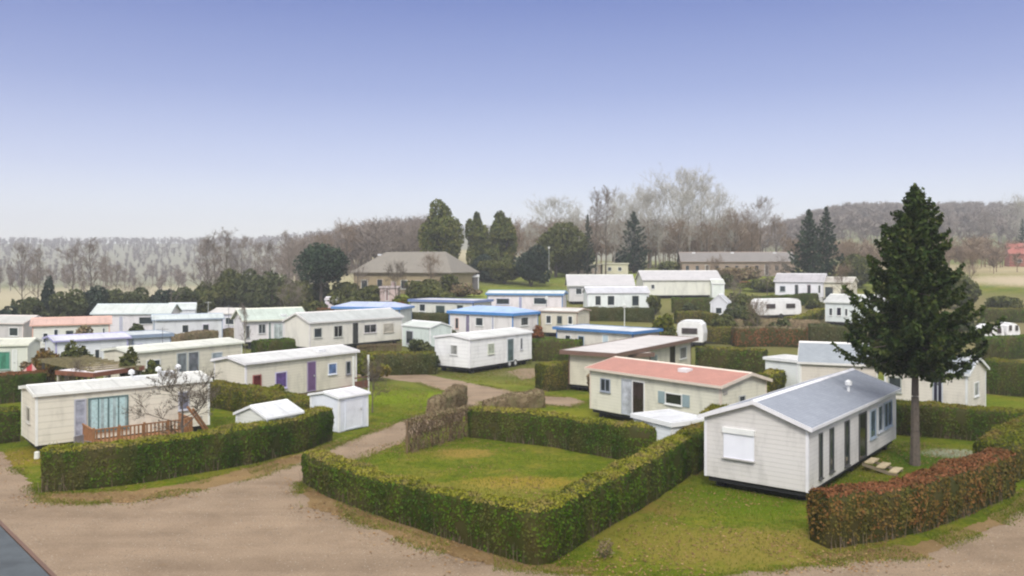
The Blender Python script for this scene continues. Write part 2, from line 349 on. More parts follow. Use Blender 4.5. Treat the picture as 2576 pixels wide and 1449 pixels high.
def sheet(name, pxs, z, m, sub=.16, jit=.25, kind='structure'):
    """flat ground sheet with a ragged outline traced through picture points"""
    P = [unproj(*p) for p in pxs]; out_ = []
    for i in range(len(P)):
        a_, b_ = P[i], P[(i+1) % len(P)]; L = np.linalg.norm(b_-a_); n = max(1, int(L/sub))
        nn = np.array([-(b_-a_)[1], (b_-a_)[0]])/max(L, 1e-6)
        for k in range(n):
            q = a_+(b_-a_)*k/n; j = (.8*vnoise(np.array([[q[0], q[1], z*50]]), .6)[0]+.45*vnoise(np.array([[q[0], q[1], 3]]), 2.2)[0]+.4*vnoise(np.array([[q[0], q[1], 5]]), 7.)[0])*jit; EDGE.append(q+nn*j)
            out_.append(q+nn*j)
    me = bpy.data.meshes.new(name); me.from_pydata([(q[0], q[1], z) for q in out_], [], [tuple(range(len(out_)))])
    import bmesh
    bm = bmesh.new(); bm.from_mesh(me); bmesh.ops.triangulate(bm, faces=bm.faces); bmesh.ops.recalc_face_normals(bm, faces=bm.faces)
    for f_ in bm.faces:
        if f_.normal.z < 0: f_.normal_flip()
    bm.to_mesh(me); bm.free(); me.materials.append(m)
    return tag(link(name, me), kind=kind)
sheet('road', [(-900, 1230), (-200, 1120), (0, 1135), (45, 1195), (105, 1258), (230, 1268), (420, 1240), (620, 1196), (760, 1152), (850, 1118), (1000, 1062), (1100, 1032), (1150, 1012), (1165, 996),
    (1120, 985), (1040, 962), (960, 950), (900, 946), (905, 930), (960, 932), (1040, 935), (1120, 952), (1200, 966), (1290, 985), (1370, 996), (1440, 1000), (1470, 1012), (1440, 1026), (1340, 1016), (1250, 1008), (1215, 1012), (1190, 1040), (1110, 1075), (1020, 1108), (930, 1150), (840, 1165), (762, 1200), (752, 1240),
    (900, 1300), (1100, 1365), (1330, 1432), (1500, 1452), (1800, 1450), (2060, 1418), (2300, 1388), (2480, 1330), (2580, 1268), (2760, 1150), (3300, 1050), (3900, 1500), (3300, 2600), (1300, 3600), (-900, 2600)], .006, ROAD)
sheet('verge', [(105, 1246), (333, 1236), (533, 1202), (733, 1149), (835, 1112), (850, 1120), (762, 1160), (640, 1200), (480, 1240), (330, 1262), (180, 1268), (100, 1262)], .012, GRAV, jit=.3)
sheet('verge', [(755, 1215), (900, 1275), (1100, 1340), (1340, 1415), (1500, 1432), (1420, 1445), (1300, 1436), (1100, 1385), (900, 1320), (780, 1275)], .012, GRAV, jit=.35)
sheet('verge', [(2040, 1395), (2300, 1375), (2500, 1300), (2576, 1240), (2600, 1262), (2500, 1330), (2330, 1396), (2080, 1422)], .012, GRAV, jit=.3)
sheet('path', [(1270, 935), (1330, 922), (1370, 925), (1372, 948), (1310, 955)], .010, ROAD, jit=.3)
# ------------------------------------------------------------------ hedges
def resample(P, step):
    P = np.asarray(P, float); d = np.concatenate([[0], np.cumsum(np.linalg.norm(np.diff(P[:, :2], axis=0), axis=1))])
    n = max(2, int(d[-1]/step)+1); t = np.linspace(0, d[-1], n)
    return np.stack([np.interp(t, d, P[:, k]) for k in range(P.shape[1])], 1)
def hedge(label, pts, W=1., H=1.5, leafm=None, topm=None, dens=260, leaf=.07, group=None, rough=.09, closed_low=.1, bottom=None, sharp=False, seed=0, name='hedge', core=None, straight=False):
    """pts: picture points (px, py[, H]) of the middle of the hedge's top"""
    r = np.random.default_rng(abs(100+seed+int(pts[0][0])))
    Pw = []
    for p in pts:
        h = p[2] if len(p) > 2 else H
        q = unproj(p[0], p[1], h); Pw.append((q[0], q[1], h))
    dm = np.mean([p[1] for p in Pw]); step = .18 if dm < 60 else .4
    C_ = resample(Pw, step)
    if len(pts) > 2 and not straight:          # soften the bends
        for _ in range(5 if not sharp else 1): C_[1:-1] = .5*C_[1:-1]+.25*(C_[:-2]+C_[2:])
    T_ = np.gradient(C_[:, :2], axis=0); T_ /= np.linalg.norm(T_, axis=1, keepdims=True); Nn = np.stack([-T_[:, 1], T_[:, 0]], 1)
    prof = [(-.43, 0), (-.47, .12), (-.5, .35), (-.5, .6), (-.49, .85), (-.45, .96), (-.34, 1.0), (0, 1.01), (.34, 1.0), (.45, .96), (.49, .85), (.5, .6), (.5, .35), (.47, .12), (.43, 0)]
    k = len(prof); n = len(C_); V = np.zeros((n, k, 3)); z0 = terrain(C_[:, 0], C_[:, 1])
    for j, (o_, h_) in enumerate(prof):
        V[:, j, 0] = C_[:, 0]+Nn[:, 0]*o_*W; V[:, j, 1] = C_[:, 1]+Nn[:, 1]*o_*W; V[:, j, 2] = z0-(.03 if h_ == 0 else 0)+h_*C_[:, 2]
    fl = V.reshape(-1, 3); cen = np.repeat(np.stack([C_[:, 0], C_[:, 1], z0+C_[:, 2]*.5], 1), k, 0); out_ = fl-cen; out_ /= np.linalg.norm(out_, axis=1, keepdims=True)
    d = vnoise(fl, .9, 1)*rough*1.1+vnoise(fl, 2.6, 2)*rough*.8
    fl = fl+out_*d[:, None]; fl[:, 2] = np.where(np.tile([p[1] for p in prof], n) == 0, np.repeat(z0, k)-.03, fl[:, 2])
    ii = np.arange((n-1)*(k-1)); r0 = ii//(k-1)*k+ii % (k-1); Q = np.stack([r0, r0+k, r0+k+1, r0+1], 1)
    caps = []
    for e in (0, n-1):
        b_ = e*k
        for j in range(k//2):
            q = [b_+j, b_+j+1, b_+k-2-j, b_+k-1-j]; caps.append(q if e == 0 else q[::-1])
    Q = np.concatenate([Q, np.array(caps)])
    V0 = fl; ar = np.linalg.norm(np.cross(V0[Q[:, 2]]-V0[Q[:, 0]], V0[Q[:, 3]]-V0[Q[:, 1]]), axis=1).sum()/2
    if dm > 60: dens, leaf = dens*.35, leaf*1.7
    P, N = scatter(V0, Q, int(ar*dens), r)
    tq = N[:, 2] > .6; tq |= N[:, 2] < -.6; P = np.concatenate([P, P[tq]+r.normal(0, .05, (tq.sum(), 3))*[1, 1, .3]]); N = np.concatenate([N, N[tq]])
    ctr = np.array([C_[:, 0].mean(), C_[:, 1].mean(), 0])
    # make normals point outwards
    ci = np.argmin(((P[:, None, :2]-C_[None, ::max(1, n//60), :2])**2).sum(2), 1); cc_ = C_[::max(1, n//60)][ci]
    o2 = P-np.stack([cc_[:, 0], cc_[:, 1], P[:, 2]*0+terrain(cc_[:, 0], cc_[:, 1])+cc_[:, 2]*.5], 1); N = np.where((N*o2).sum(1)[:, None] < 0, -N, N)
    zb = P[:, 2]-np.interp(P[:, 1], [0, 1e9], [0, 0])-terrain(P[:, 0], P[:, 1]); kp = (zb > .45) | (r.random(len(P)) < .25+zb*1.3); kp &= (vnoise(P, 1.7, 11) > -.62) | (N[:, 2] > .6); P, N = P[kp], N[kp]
    P = P+N*r.uniform(-.05, .045, len(P))[:, None]
    lv, lq = cards(P, N, leaf, r, spread=.8)
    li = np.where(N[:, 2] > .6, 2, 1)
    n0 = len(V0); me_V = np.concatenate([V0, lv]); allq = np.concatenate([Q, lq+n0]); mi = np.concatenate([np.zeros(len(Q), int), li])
    # upright shoots that break the outline of the top
    tp = P[(N[:, 2] > .6)]; ns = min(len(tp), int(len(tp)*.10)); 
    if ns and dm < 60:
        s_ = tp[r.choice(len(tp), ns, replace=False)]; h_ = r.uniform(.03, .13, ns); dx = r.normal(0, .03, (ns, 2)); wv = .012
        sv = np.stack([s_, s_+[wv, 0, 0], s_+np.stack([dx[:, 0]+wv, dx[:, 1], h_], 1), s_+np.stack([dx[:, 0], dx[:, 1], h_], 1)], 1).reshape(-1, 3)
        sq = np.arange(ns*4).reshape(-1, 4)+len(me_V); me_V = np.concatenate([me_V, sv]); allq = np.concatenate([allq, sq]); mi = np.concatenate([mi, np.full(ns, 2)])
    if dm < 60:       # woody stems at the foot
        ns = n*5; ci_ = r.integers(0, n, ns); sd = r.choice([-1, 1], ns)*W*r.uniform(.40, .5, ns); bx = C_[ci_, 0]+Nn[ci_, 0]*sd+r.normal(0, .05, ns); by = C_[ci_, 1]+Nn[ci_, 1]*sd+r.normal(0, .05, ns)
        B0 = np.stack([bx, by, z0[ci_]-.02], 1); B1 = B0+np.stack([r.normal(0, .07, ns), r.normal(0, .07, ns), r.uniform(.3, .75, ns)], 1); uu = np.stack([T_[ci_, 0], T_[ci_, 1], 0*bx], 1)*r.uniform(.006, .014, ns)[:, None]
        sv = np.stack([B0-uu, B0+uu, B1+uu*.5, B1-uu*.5], 1).reshape(-1, 3); allq = np.concatenate([allq, np.arange(ns*4).reshape(-1, 4)+len(me_V)]); me_V = np.concatenate([me_V, sv]); mi = np.concatenate([mi, np.full(ns, 3)])
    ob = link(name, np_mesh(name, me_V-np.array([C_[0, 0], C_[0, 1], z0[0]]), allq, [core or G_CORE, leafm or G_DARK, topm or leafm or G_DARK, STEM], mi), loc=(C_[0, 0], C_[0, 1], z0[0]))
    return tag(ob, label, 'hedge', group or 'clipped hedges round the plots')
hedge('long clipped hedge by the gravel road in front of the cream home with timber deck', [(112, 1128, 1.6), (200, 1123, 1.6), (367, 1108, 1.6), (500, 1089, 1.6), (633, 1070, 1.6), (750, 1046, 1.6), (815, 1026, 1.6)], W=1.05, topm=G_TRIM_LIT, dens=420, leaf=.062)
hedge('L-shaped clipped green hedge whose pointed corner juts into the foreground gravel, round the empty lawn', [(786, 1135, 1.22), (853, 1163, 1.28), (1013, 1208, 1.32), (1173, 1243, 1.45), (1349, 1276, 1.6), (1453, 1226, 1.6), (1613, 1150, 1.6), (1700, 1103, 1.6), (1745, 1075, 1.6)], W=.95, topm=G_TRIM_LIT, dens=430, leaf=.06, sharp=True)
hedge('clipped green hedge on the far side of the empty lawn, before the pink-roofed home', [(1188, 1023, 1.5), (1390, 1042, 1.5), (1593, 1068, 1.6), (1650, 1074, 1.5)], W=.8, topm=G_TRIM_LIT, dens=380, leaf=.065)
hedge('tall dark hedge squeezed against the gable end of the big grey-roofed home', [(1726, 1090, 1.7), (1770, 1056, 1.8), (1812, 1018, 1.8)], W=1.0, topm=G_OLIVE, dens=360, leaf=.065)
hedge('copper and green beech hedge curving along the right-hand gravel road below the spruce', [(2060, 1240, 1.6), (2180, 1228, 1.6), (2304, 1205, 1.6), (2429, 1166, 1.6), (2520, 1134, 1.6)], W=1.05, leafm=G_BEECHG, topm=G_BEECH, dens=400, leaf=.07, rough=.12)
hedge('rounded green hedge at the right edge, behind the end of the copper beech hedge', [(2505, 1118, 1.4), (2545, 1082, 1.7), (2640, 1048, 1.7)], W=1.7, leafm=G_OLIVE, dens=300, leaf=.07)
hedge('dark green hedge behind the spruce trunk, at the side of the big grey-roofed home', [(2254, 1012, 1.6), (2420, 1022, 1.6), (2600, 1036, 1.65)], W=1.1, topm=G_OLIVE, dens=330)
hedge('dark green hedge running down from the cream home to the two white garden sheds', [(530, 958, 1.5), (600, 966, 1.5), (690, 988, 1.4), (790, 1010, 1.3)], W=1.5, topm=G_OLIVE, leafm=G_OLIVE, dens=280)
hedge('bare brown see-through hedge stub beside the small lawn at the bend of the path', [(1090, 1006, 1.15), (1125, 988, 1.2), (1160, 970, 1.25)], W=.8, leafm=G_BROWN, dens=330, leaf=.06, rough=.12, core=G_BROWN, straight=True)
hedge('low bare brown hedge between the bend of the path and the empty lawn', [(1225, 1008, .8), (1300, 992, .9), (1360, 984, .95)], W=.8, leafm=G_BROWN, dens=330, leaf=.06, rough=.12, core=G_BROWN, straight=True)
hedge('dark brownish hedge behind the path, left of the white home standing on wheels', [(905, 886, 1.7), (1000, 888, 1.7), (1094, 886, 1.7)], W=1.6, leafm=G_BUSH, topm=G_OLIVE)
hedge('dark green hedge right of the white home standing on wheels', [(1340, 853, 1.9), (1400, 853, 1.9), (1462, 856, 1.9)], W=1.4)
hedge('bright green chunky hedge in front of the cream home with the flat white roof', [(1362, 916, 1.8), (1420, 912, 1.8), (1482, 908, 1.8)], W=1.8, leafm=G_OLIVE, topm=G_TRIM_LIT)
hedge('copper brown hedge in the middle distance between the two dark hedge rows', [(1846, 824, 1.9), (1940, 822, 1.9), (2030, 826, 1.9)], W=1.2, leafm=G_BEECH, topm=G_BROWN)
hedge('thin bare brown hedge just above the copper brown one in the middle distance', [(1850, 806, 1.6), (1950, 803, 1.6), (2060, 806, 1.6)], W=1.1, leafm=G_BROWN, core=G_BROWN)
hedge('long olive hedge stretching left of the copper brown one', [(1752, 822, 1.7), (1800, 822, 1.7), (1843, 824, 1.7)], W=1.2, leafm=G_OLIVE)
hedge('dark hedge right of the copper brown one, reaching behind the spruce', [(2034, 816, 1.9), (2090, 818, 1.9), (2180, 822, 1.9)], W=1.2, leafm=G_BUSH)
hedge('dark green hedge below the copper brown one, left of the small white-roofed shed', [(1752, 873, 1.9), (1840, 874, 1.9), (1924, 880, 1.9)], W=1.1, topm=G_OLIVE)
hedge('yellow-green hedge slanting up between the small white-roofed shed and the grey-roofed home', [(1925, 944, 1.3), (1970, 922, 1.3), (2012, 902, 1.3)], W=1.3, leafm=G_OLIVE, topm=G_TRIM_LIT)
hedge('dark green hedge at the left edge of the picture beside the cream home', [(-260, 1046, 1.6), (-60, 1036, 1.6), (46, 1026, 1.6)], W=1.0, topm=G_OLIVE, dens=300)
hedge('rust-topped dark hedge at the left edge below the home with the green curtain', [(-160, 952, 1.8), (0, 942, 1.8), (112, 934, 1.8)], W=1.0, topm=G_BEECH, dens=300)
hedge('dark clipped hedge between the mint-fronted home and the home with purple shutters', [(640, 858, 1.7), (700, 853, 1.7), (772, 849, 1.7)], W=1.5)
hedge('low brown hedge in front of the white home with the blue-grey roof edge', [(440, 842, 1.4), (510, 833, 1.4), (584, 826, 1.4)], W=1.2, leafm=G_BROWN, core=G_BROWN)
hedge('dark hedge below the long home with the white and blue roof edge', [(1034, 787, 1.5), (1085, 788, 1.5), (1128, 790, 1.5)], W=1.4, leafm=G_BUSH)
hedge('dark green hedge below the white porch extension of the grey-roofed home on the rise', [(1458, 773, 1.6), (1550, 774, 1.6), (1645, 777, 1.6)], W=1.3, leafm=G_BUSH)
hedge('deep green hedge under the long pale home on the rise', [(1690, 749, 1.9), (1740, 750, 1.9), (1812, 752, 1.9)], W=1.3)
hedge('long green hedge below the white home in the far right corner of the park', [(1910, 747, 1.5), (1980, 742, 1.5), (2052, 738, 1.5)], W=1.3, leafm=G_DARK)
hedge('tall green hedge at the right edge beside the grey-roofed home with the skylight', [(2486, 903, 2.3), (2560, 908, 2.3), (2700, 915, 2.3)], W=1.6, topm=G_OLIVE)
hedge('far green hedge at the right edge in front of two white caravans', [(2470, 850, 2.0), (2560, 845, 2.0), (2700, 838, 2.0)], W=1.4, topm=G_DARK)
hedge('dark far hedge behind two small white caravans', [(2470, 775, 1.6), (2560, 777, 1.6), (2700, 780, 1.6)], W=1.4, topm=G_OLIVE)
hedge('olive hedge across the bank left of the white touring caravan', [(1700, 785, 1.4), (1760, 783, 1.4), (1800, 790, 1.4)], W=1.2, leafm=G_OLIVE)
hedge('green sloping hedge right of the white touring caravan', [(1985, 800, 1.2), (2030, 790, 1.2), (2062, 776, 1.2)], W=1.4, leafm=G_OLIVE, topm=G_TRIM_LIT)
hedge('dark hedge between the blue-roofed home and the white home standing on wheels', [(1060, 822, 1.6), (1100, 826, 1.6), (1128, 832, 1.6)], W=2.0, leafm=G_BUSH)
# the sparse trellis-like hedge with bare stems at the entrance of the lawn
def lattice(label, a_, b_, H, r, name='hedge'):
    A, B = unproj(*a_, H), unproj(*b_, H); L = np.linalg.norm(B-A); d = (B-A)/L; m = MB()
    for i in range(int(L*24)):
        t = r.uniform(0, L); x = t; y = r.normal(0, .12); z = 0; pts = [(x, y, z)]
        ang = r.normal(0, .25)
        while z < H*r.uniform(.85, 1.03) and len(pts) < 9:
            ang = ang*.6+r.normal(0, .3); z += H/6; x += math.tan(ang)*H/6; x = min(max(x, -.05), L+.05); pts.append((x, y+r.normal(0, .04), min(z, H)))
        rr = r.uniform(.008, .022)
        for p, q in zip(pts[:-1], pts[1:]): m.tube(p, q, rr, rr*.85, 4)
    m.tube((-.05, 0, 0), (-.05, 0, H), .045, .045, 6); m.beam((0, 0, H*.97), (L, 0, H*.97), .03, .03); m.beam((0, 0, H*.5), (L, 0, H*.5), .02, .02)
    o = m.build(name, paint((.20, .13, .07), .9, .2, name='bare_stem'), None, (A[0], A[1], 0), math.atan2(d[1], d[0]))
    n = int(L*H*520); P = np.stack([r.uniform(0, L, n), r.normal(0, .16, n), H*r.beta(1.2, .9, n)], 1)
    k = vnoise(P, 2.2, 5) > -.15; P = P[k]; tp = int(L*330)
    P = np.concatenate([P, np.stack([r.uniform(0, L, tp), r.normal(0, .2, tp), H+r.normal(-.03, .06, tp)], 1)])
    V, Q = cards(P, None, .055, r)
    f_ = link('foliage', np_mesh('foliage', V, Q, G_BROWN), o)
    return tag(o, label, 'hedge', 'clipped hedges round the plots')
lattice('thin see-through hedge of bare brown stems at the entrance of the empty lawn', (1026, 1058), (1188, 1020), 1.5, rng)
# ------------------------------------------------------------------ mobile homes
def quad_box(m, face, u0, u1, z0, z1, d0, d1, L, W):
    """box on a wall: d0..d1 proud of the wall face"""
    if face == 'f': m.box(u0, -d0, z0, u1, -d1, z1)
    elif face == 'b': m.box(u0, W+d0, z0, u1, W+d1, z1)
    elif face == 'l': m.box(-d0, u0, z0, -d1, u1, z1)
    else: m.box(L+d0, u0, z0, L+d1, u1, z1)
def opening(root, o, L, W, fl):
    kind, face, a_, b_, z0, z1 = o[:6]; opt = o[6] if len(o) > 6 else {}
    ln = L if face in 'fb' else W; u0, u1 = a_*ln, b_*ln; z0 += fl; z1 += fl
    fc = opt.get('frame', (.78, .78, .76)); gc = opt.get('glass', (.03, .04, .045)); fw = opt.get('fw', .06)
    fm = paint(fc, .45, .05, name='frame_paint')
    if kind == 'shutter':      # roller shutter box closed over the window
        m = MB(); quad_box(m, face, u0, u1, z0, z1, 0, .06, L, W); sh = m.build('window', paint((.80, .80, .86), .4, .03, name='shutter'), root)
        m = MB(); quad_box(m, face, u0-.03, u1+.03, z1-.18, z1+.02, 0, .12, L, W); m.build('shutter_box', fm, sh)
        m = MB(); quad_box(m, face, u0-.03, u1+.05, z0-.05, z0, 0, .12, L, W); m.build('sill', paint((.5, .48, .46), .5, .1, name='sill_paint'), sh)
        return
    if kind == 'vent':
        m = MB(); quad_box(m, face, u0, u1, z0, z1, 0, .03, L, W); m.build('vent', paint((.35, .33, .3), .6, .1, name='vent_paint'), root); return
    m = MB()
    for (p, q, r_, s_) in ((u0, u1, z1-fw, z1), (u0, u1, z0, z0+fw), (u0, u0+fw, z0+fw, z1-fw), (u1-fw, u1, z0+fw, z1-fw)): quad_box(m, face, p, q, r_, s_, 0, .045, L, W)
    nm = opt.get('mull', 0)
    for i in range(nm):
        x = u0+(u1-u0)*(i+1)/(nm+1); quad_box(m, face, x-fw*.4, x+fw*.4, z0+fw, z1-fw, 0, .04, L, W)
    if kind == 'window': quad_box(m, face, u0-.03, u1+.03, z0-.04, z0, 0, .09, L, W)
    fr = m.build('door' if kind == 'door' else 'window', fm, root)
    m = MB()
    if kind == 'door' and opt.get('panel'):
        quad_box(m, face, u0+fw, u1-fw, z0+fw, z1-fw, 0, .03, L, W); m.build('door_leaf', paint(opt['panel'], .5, .08, name='door_paint'), fr)
        m = MB(); quad_box(m, face, u1-fw-.14, u1-fw-.08, z0+.95, z0+1.05, .03, .09, L, W); m.build('handle', paint((.5, .5, .5), .3, .05, name='metal'), fr)
    else:
        quad_box(m, face, u0+fw, u1-fw, z0+fw, z1-fw, 0, .012, L, W); m.build('pane', glass(gc), fr)
        if opt.get('curtain'):
            m = MB(); n = 14; cw = (u1-u0-2*fw)
            for (s0, s1) in opt.get('folds', ((.04, .3), (.7, .96))):
                quad_box(m, face, u0+fw+cw*s0, u0+fw+cw*s1, z0+fw+.02, z1-fw-.02, .012, .016, L, W)
            m.build('curtain', paint(opt['curtain'], .8, .15, name='curtain_cloth', sc=8), fr)
    if opt.get('shut'):        # side shutters
        sw = opt.get('sw', .35)
        for (p, q) in ((u0-sw-.02, u0-.02), (u1+.02, u1+sw+.02)):
            m = MB(); quad_box(m, face, p, q, z0, z1, 0, .04, L, W); m.build('shutter', paint(opt['shut'], .6, .1, name='shutter_paint'), fr)
def home(label, p0, p1, W, wall=CREAM, roof=(.62, .62, .6), trim=(.78, .77, .74), fl=.45, wh=2.3, rise=.35, hip=0., ov=.14, ops=(), vert=False, group='mobile homes parked over the site', cat='mobile home', name='mobile_home',
         pitch=.17, roofkind='gable', vents=(), wheels=False, skirt=None, corner=True, ridge=.5, roofsheet=False, fh=.14):
    p0 = np.array(p0, float); p1 = np.array(p1, float); L = float(np.linalg.norm(p1-p0)); rz = math.atan2(*(p1-p0)[::-1]); c_, s_ = math.cos(rz), math.sin(rz)
    cs = [p0, p1, p0+W*np.array([-s_, c_]), p1+W*np.array([-s_, c_])]; zs = [tz(*q) for q in cs]; z = max(zs[0], zs[1]) if max(zs) > .05 else 0.
    root = empty(name, (p0[0], p0[1], z), rz, label, cat, group)
    wm = siding(wall, pitch, vert); tm = paint(trim, .45, .06, name='trim_paint'); top = fl+wh; pk = top+rise; yr = W*ridge
    m = MB()
    if roofkind == 'flat' or hip: m.box(0, 0, fl, L, W, top)
    else: m.prism([(0, fl), (W, fl), (W, top), (yr, pk), (0, top)], 0, L)
    m.build('body', wm, root)
    if corner:
        for (x, y) in ((0, 0), (L, 0), (0, W), (L, W)):
            x0, x1 = (x-.014, x+.09) if x == 0 else (x-.09, x+.014); y0, y1 = (y-.014, y+.09) if y == 0 else (y-.09, y+.014)
            m = MB(); m.box(x0, y0, fl-.01, x1, y1, top-.01); m.build('corner_trim', tm, root)
    rm = roof if not isinstance(roof, tuple) else roofmat(tuple(x*.70 for x in roof))
    m = MB(); t = .07; o_ = ov
    if roofkind == 'flat':
        m.box(-o_, -o_, top, L+o_, W+o_, top+.05); m.build('roof', rm, root)
        m = MB(); f0, f1 = top-fh, top+.09
        m.box(-o_-.03, -o_-.03, f0, L+o_+.03, -o_, f1); m.box(-o_-.03, W+o_, f0, L+o_+.03, W+o_+.03, f1); m.box(-o_-.03, -o_, f0, -o_, W+o_, f1); m.box(L+o_, -o_, f0, L+o_+.03, W+o_, f1)
        m.build('fascia', tm, root)
    else:
        sl0 = rise/yr; sl1 = rise/(W-yr); e0, e1 = top-o_*sl0, top-o_*sl1; hx = hip
        def sheetp(a_, b_):  # thin slab
            n = len(m.v); m.v += [tuple(q) for q in a_]+[(q[0], q[1], q[2]+t) for q in a_]; k = len(a_)
            m.f.append(tuple(n+i for i in range(k))[::-1]); m.f.append(tuple(n+k+i for i in range(k))); m.f.extend([(n+i, n+(i+1) % k, n+k+(i+1) % k, n+k+i) for i in range(k)])
        x0, x1 = -o_, L+o_; g = .006
        sheetp([(x0, -o_, e0+g), (x1, -o_, e0+g), (x1-hx, yr-.002, pk+g), (x0+hx, yr-.002, pk+g)], 0); sheetp([(x1, W+o_, e1+g), (x0, W+o_, e1+g), (x0+hx, yr+.002, pk+g), (x1-hx, yr+.002, pk+g)], 0)
        if hip: sheetp([(x0, W+o_, e1+g), (x0, -o_, e0+g), (x0+hx, yr, pk+g)], 0); sheetp([(x1, -o_, e0+g), (x1, W+o_, e1+g), (x1-hx, yr, pk+g)], 0)
        rf = m.build('roof', rm, root)
        m = MB(); q = .02
        m.box(x0, -o_-q-.004, e0-fh+.1, x1, -o_-.004, e0+.085); m.box(x0, W+o_+.004, e1-fh+.1, x1, W+o_+q+.004, e1+.085)
        if not hip:
            for x in (x0-q-.003, x1+.003):
                m.prism([(-o_-q, e0-fh+.08), (yr, pk-fh+.08), (yr, pk+.1), (-o_-q, e0+.1)], x, x+q); m.prism([(yr, pk-fh+.08), (W+o_+q, e1-fh+.08), (W+o_+q, e1+.1), (yr, pk+.1)], x, x+q)
        else:
            m.box(x0-q, -o_, e0-fh+.1, x0, W+o_, e0+.085); m.box(x1, -o_, e0-fh+.1, x1+q, W+o_, e0+.085)
        m.build('fascia', tm, root)
        if not hip:
            m = MB(); m.prism([(yr-.12, pk-.12*sl0+t+.02), (yr, pk+t+.045), (yr+.12, pk-.12*sl1+t+.02), (yr+.12, pk-.12*sl1+t+.008), (yr, pk+t+.02), (yr-.12, pk-.12*sl0+t+.008)], x0, x1); m.build('ridge_cap', tm, rf)
    m = MB(); m.box(.25, .2, -.6 if z > .01 else .0, L-.25, W-.2, fl-.12) if skirt is None else m.box(.06, .06, -.8 if z > .01 else .0, L-.06, W-.06, fl-.02)
    if skirt is None: m = MB(); m.box(.12, .12, fl-.2, L-.12, W-.12, fl-.005); [m.box(x, y, -.8 if z > .01 else 0, x+.3, y+.3, fl-.2) for x in (.5, L*.5, L-.8) for y in (.25, W-.55)]
    m.build('chassis', dark if skirt is None else paint(skirt, .8, .15, name='skirt'), root)
    if wheels:
        for x in (L*.62, L*.72):
            m = MB(); m.tube((x, .0, .3), (x, .25, .3), .3, .3, 16); wl = m.build('wheel', paint((.03, .03, .03), .8, .1, name='tyre'), root)
            m = MB(); m.tube((x, -.02, .3), (x, .0, .3), .16, .16, 12); m.build('rim', paint((.6, .6, .6), .3, .05, name='rim'), wl)
    for o in ops: opening(root, o, L, W, fl)
    for (vx, vy, kind) in vents:
        zz = top+rise*min(vy/ridge, (1-vy)/(1-ridge)) if roofkind != 'flat' else top; m = MB(); X, Y = vx*L, vy*W
        if kind == 'cowl': m.tube((X, Y, zz), (X, Y, zz+.35), .06, .06, 8); m.tube((X, Y, zz+.35), (X, Y, zz+.5), .15, .15, 10); m.tube((X, Y, zz+.5), (X, Y, zz+.58), .15, .04, 10)
        elif kind == 'box': m.box(X-.3, Y-.25, zz-.05, X+.3, Y+.25, zz+.22)
        elif kind == 'aerial': m.tube((X, Y, zz), (X, Y, zz+1.6), .02, .02, 5); m.beam((X-.35, Y, zz+1.5), (X+.35, Y, zz+1.5), .02, .02); [m.beam((X+d, Y-.2, zz+1.5), (X+d, Y+.2, zz+1.5), .015, .015) for d in (-.3, -.1, .1, .3)]
        m.build({'cowl': 'flue', 'box': 'roof_vent', 'aerial': 'aerial'}[kind], paint((.72, .72, .72), .4, .1, name='vent_metal'), root)
    return root
EV = lambda px, py, h=2.75: unproj(px, py, h)
FLP = lambda px, py, h=.45: unproj(px, py, h)
Wn = lambda face, a_, b_, z0=.95, z1=1.85, **k: ('window', face, a_, b_, z0, z1, k)
Dr = lambda face, a_, b_, **k: ('door', face, a_, b_, .03, 1.98, k)
slate = None
def seamroof(c, name):
    m, nt, b = newmat(name)
    tcx = nt.nodes.new('ShaderNodeTexCoord'); wv = nt.nodes.new('ShaderNodeTexBrick'); nt.links.new(tcx.outputs['Object'], wv.inputs[0])
    wv.inputs['Scale'].default_value = 2.2; wv.inputs['Color1'].default_value = rgb(c); wv.inputs['Color2'].default_value = rgb(tuple(x*.88 for x in c)); wv.inputs['Mortar'].default_value = rgb(tuple(x*.6 for x in c)); wv.inputs['Mortar Size'].default_value = .012
    f = noise_fac(nt, .8, 6, .7); cc_ = mixc(nt, .6, wv.outputs[0], ramp(nt, f, [(.3, (.75, .76, .78)), (.6, (1, 1, 1)), (.8, (1.1, 1.1, 1.08))]), 'MULTIPLY')
    nt.links.new(cc_, b.inputs['Base Color']); b.inputs['Roughness'].default_value = .6; bump(nt, b, wv.outputs['Fac'], -.4, .01); return m
GREY_TILE = seamroof((.27, .29, .335), 'grey_tile_sheet'); PALE_TILE = seamroof((.27, .295, .32), 'pale_grey_tile_sheet'); PINK_TILE = seamroof((.43, .19, .14), 'terracotta_tile_sheet'); FAR_TILE = seamroof((.48, .46, .46), 'weathered_grey_tile_sheet')
# E: the big grey-roofed home at the right
home('big pale home with grey tiled gable roof and tall dark windows, beside the spruce', FLP(2033, 1239), FLP(2253, 1103), 4.05, wall=(.62, .59, .56), roof=GREY_TILE, trim=(.78, .76, .78), wh=2.35, rise=.72, ov=.18,
     ops=[Wn('f', .095, .125, .25, 1.95, frame=(.07, .07, .07), fw=.04), Wn('f', .195, .235, .25, 1.95, frame=(.07, .07, .07), fw=.04), Wn('f', .35, .40, .12, 1.95, frame=(.07, .07, .07), fw=.04), Dr('f', .51, .60, frame=(.05, .05, .05), glass=(.02, .02, .02)),
          Wn('f', .645, .72, .65, 1.9, frame=(.30, .36, .42), glass=(.06, .09, .12)), Wn('f', .745, .81, .75, 1.95, frame=(.5, .52, .55), glass=(.07, .1, .13)), Wn('f', .83, .94, .75, 1.95, frame=(.32, .38, .45), glass=(.05, .08, .12), mull=1),
          ('shutter', 'l', .50, .80, .85, 1.98, {})], vents=[(.62, .2, 'cowl')])
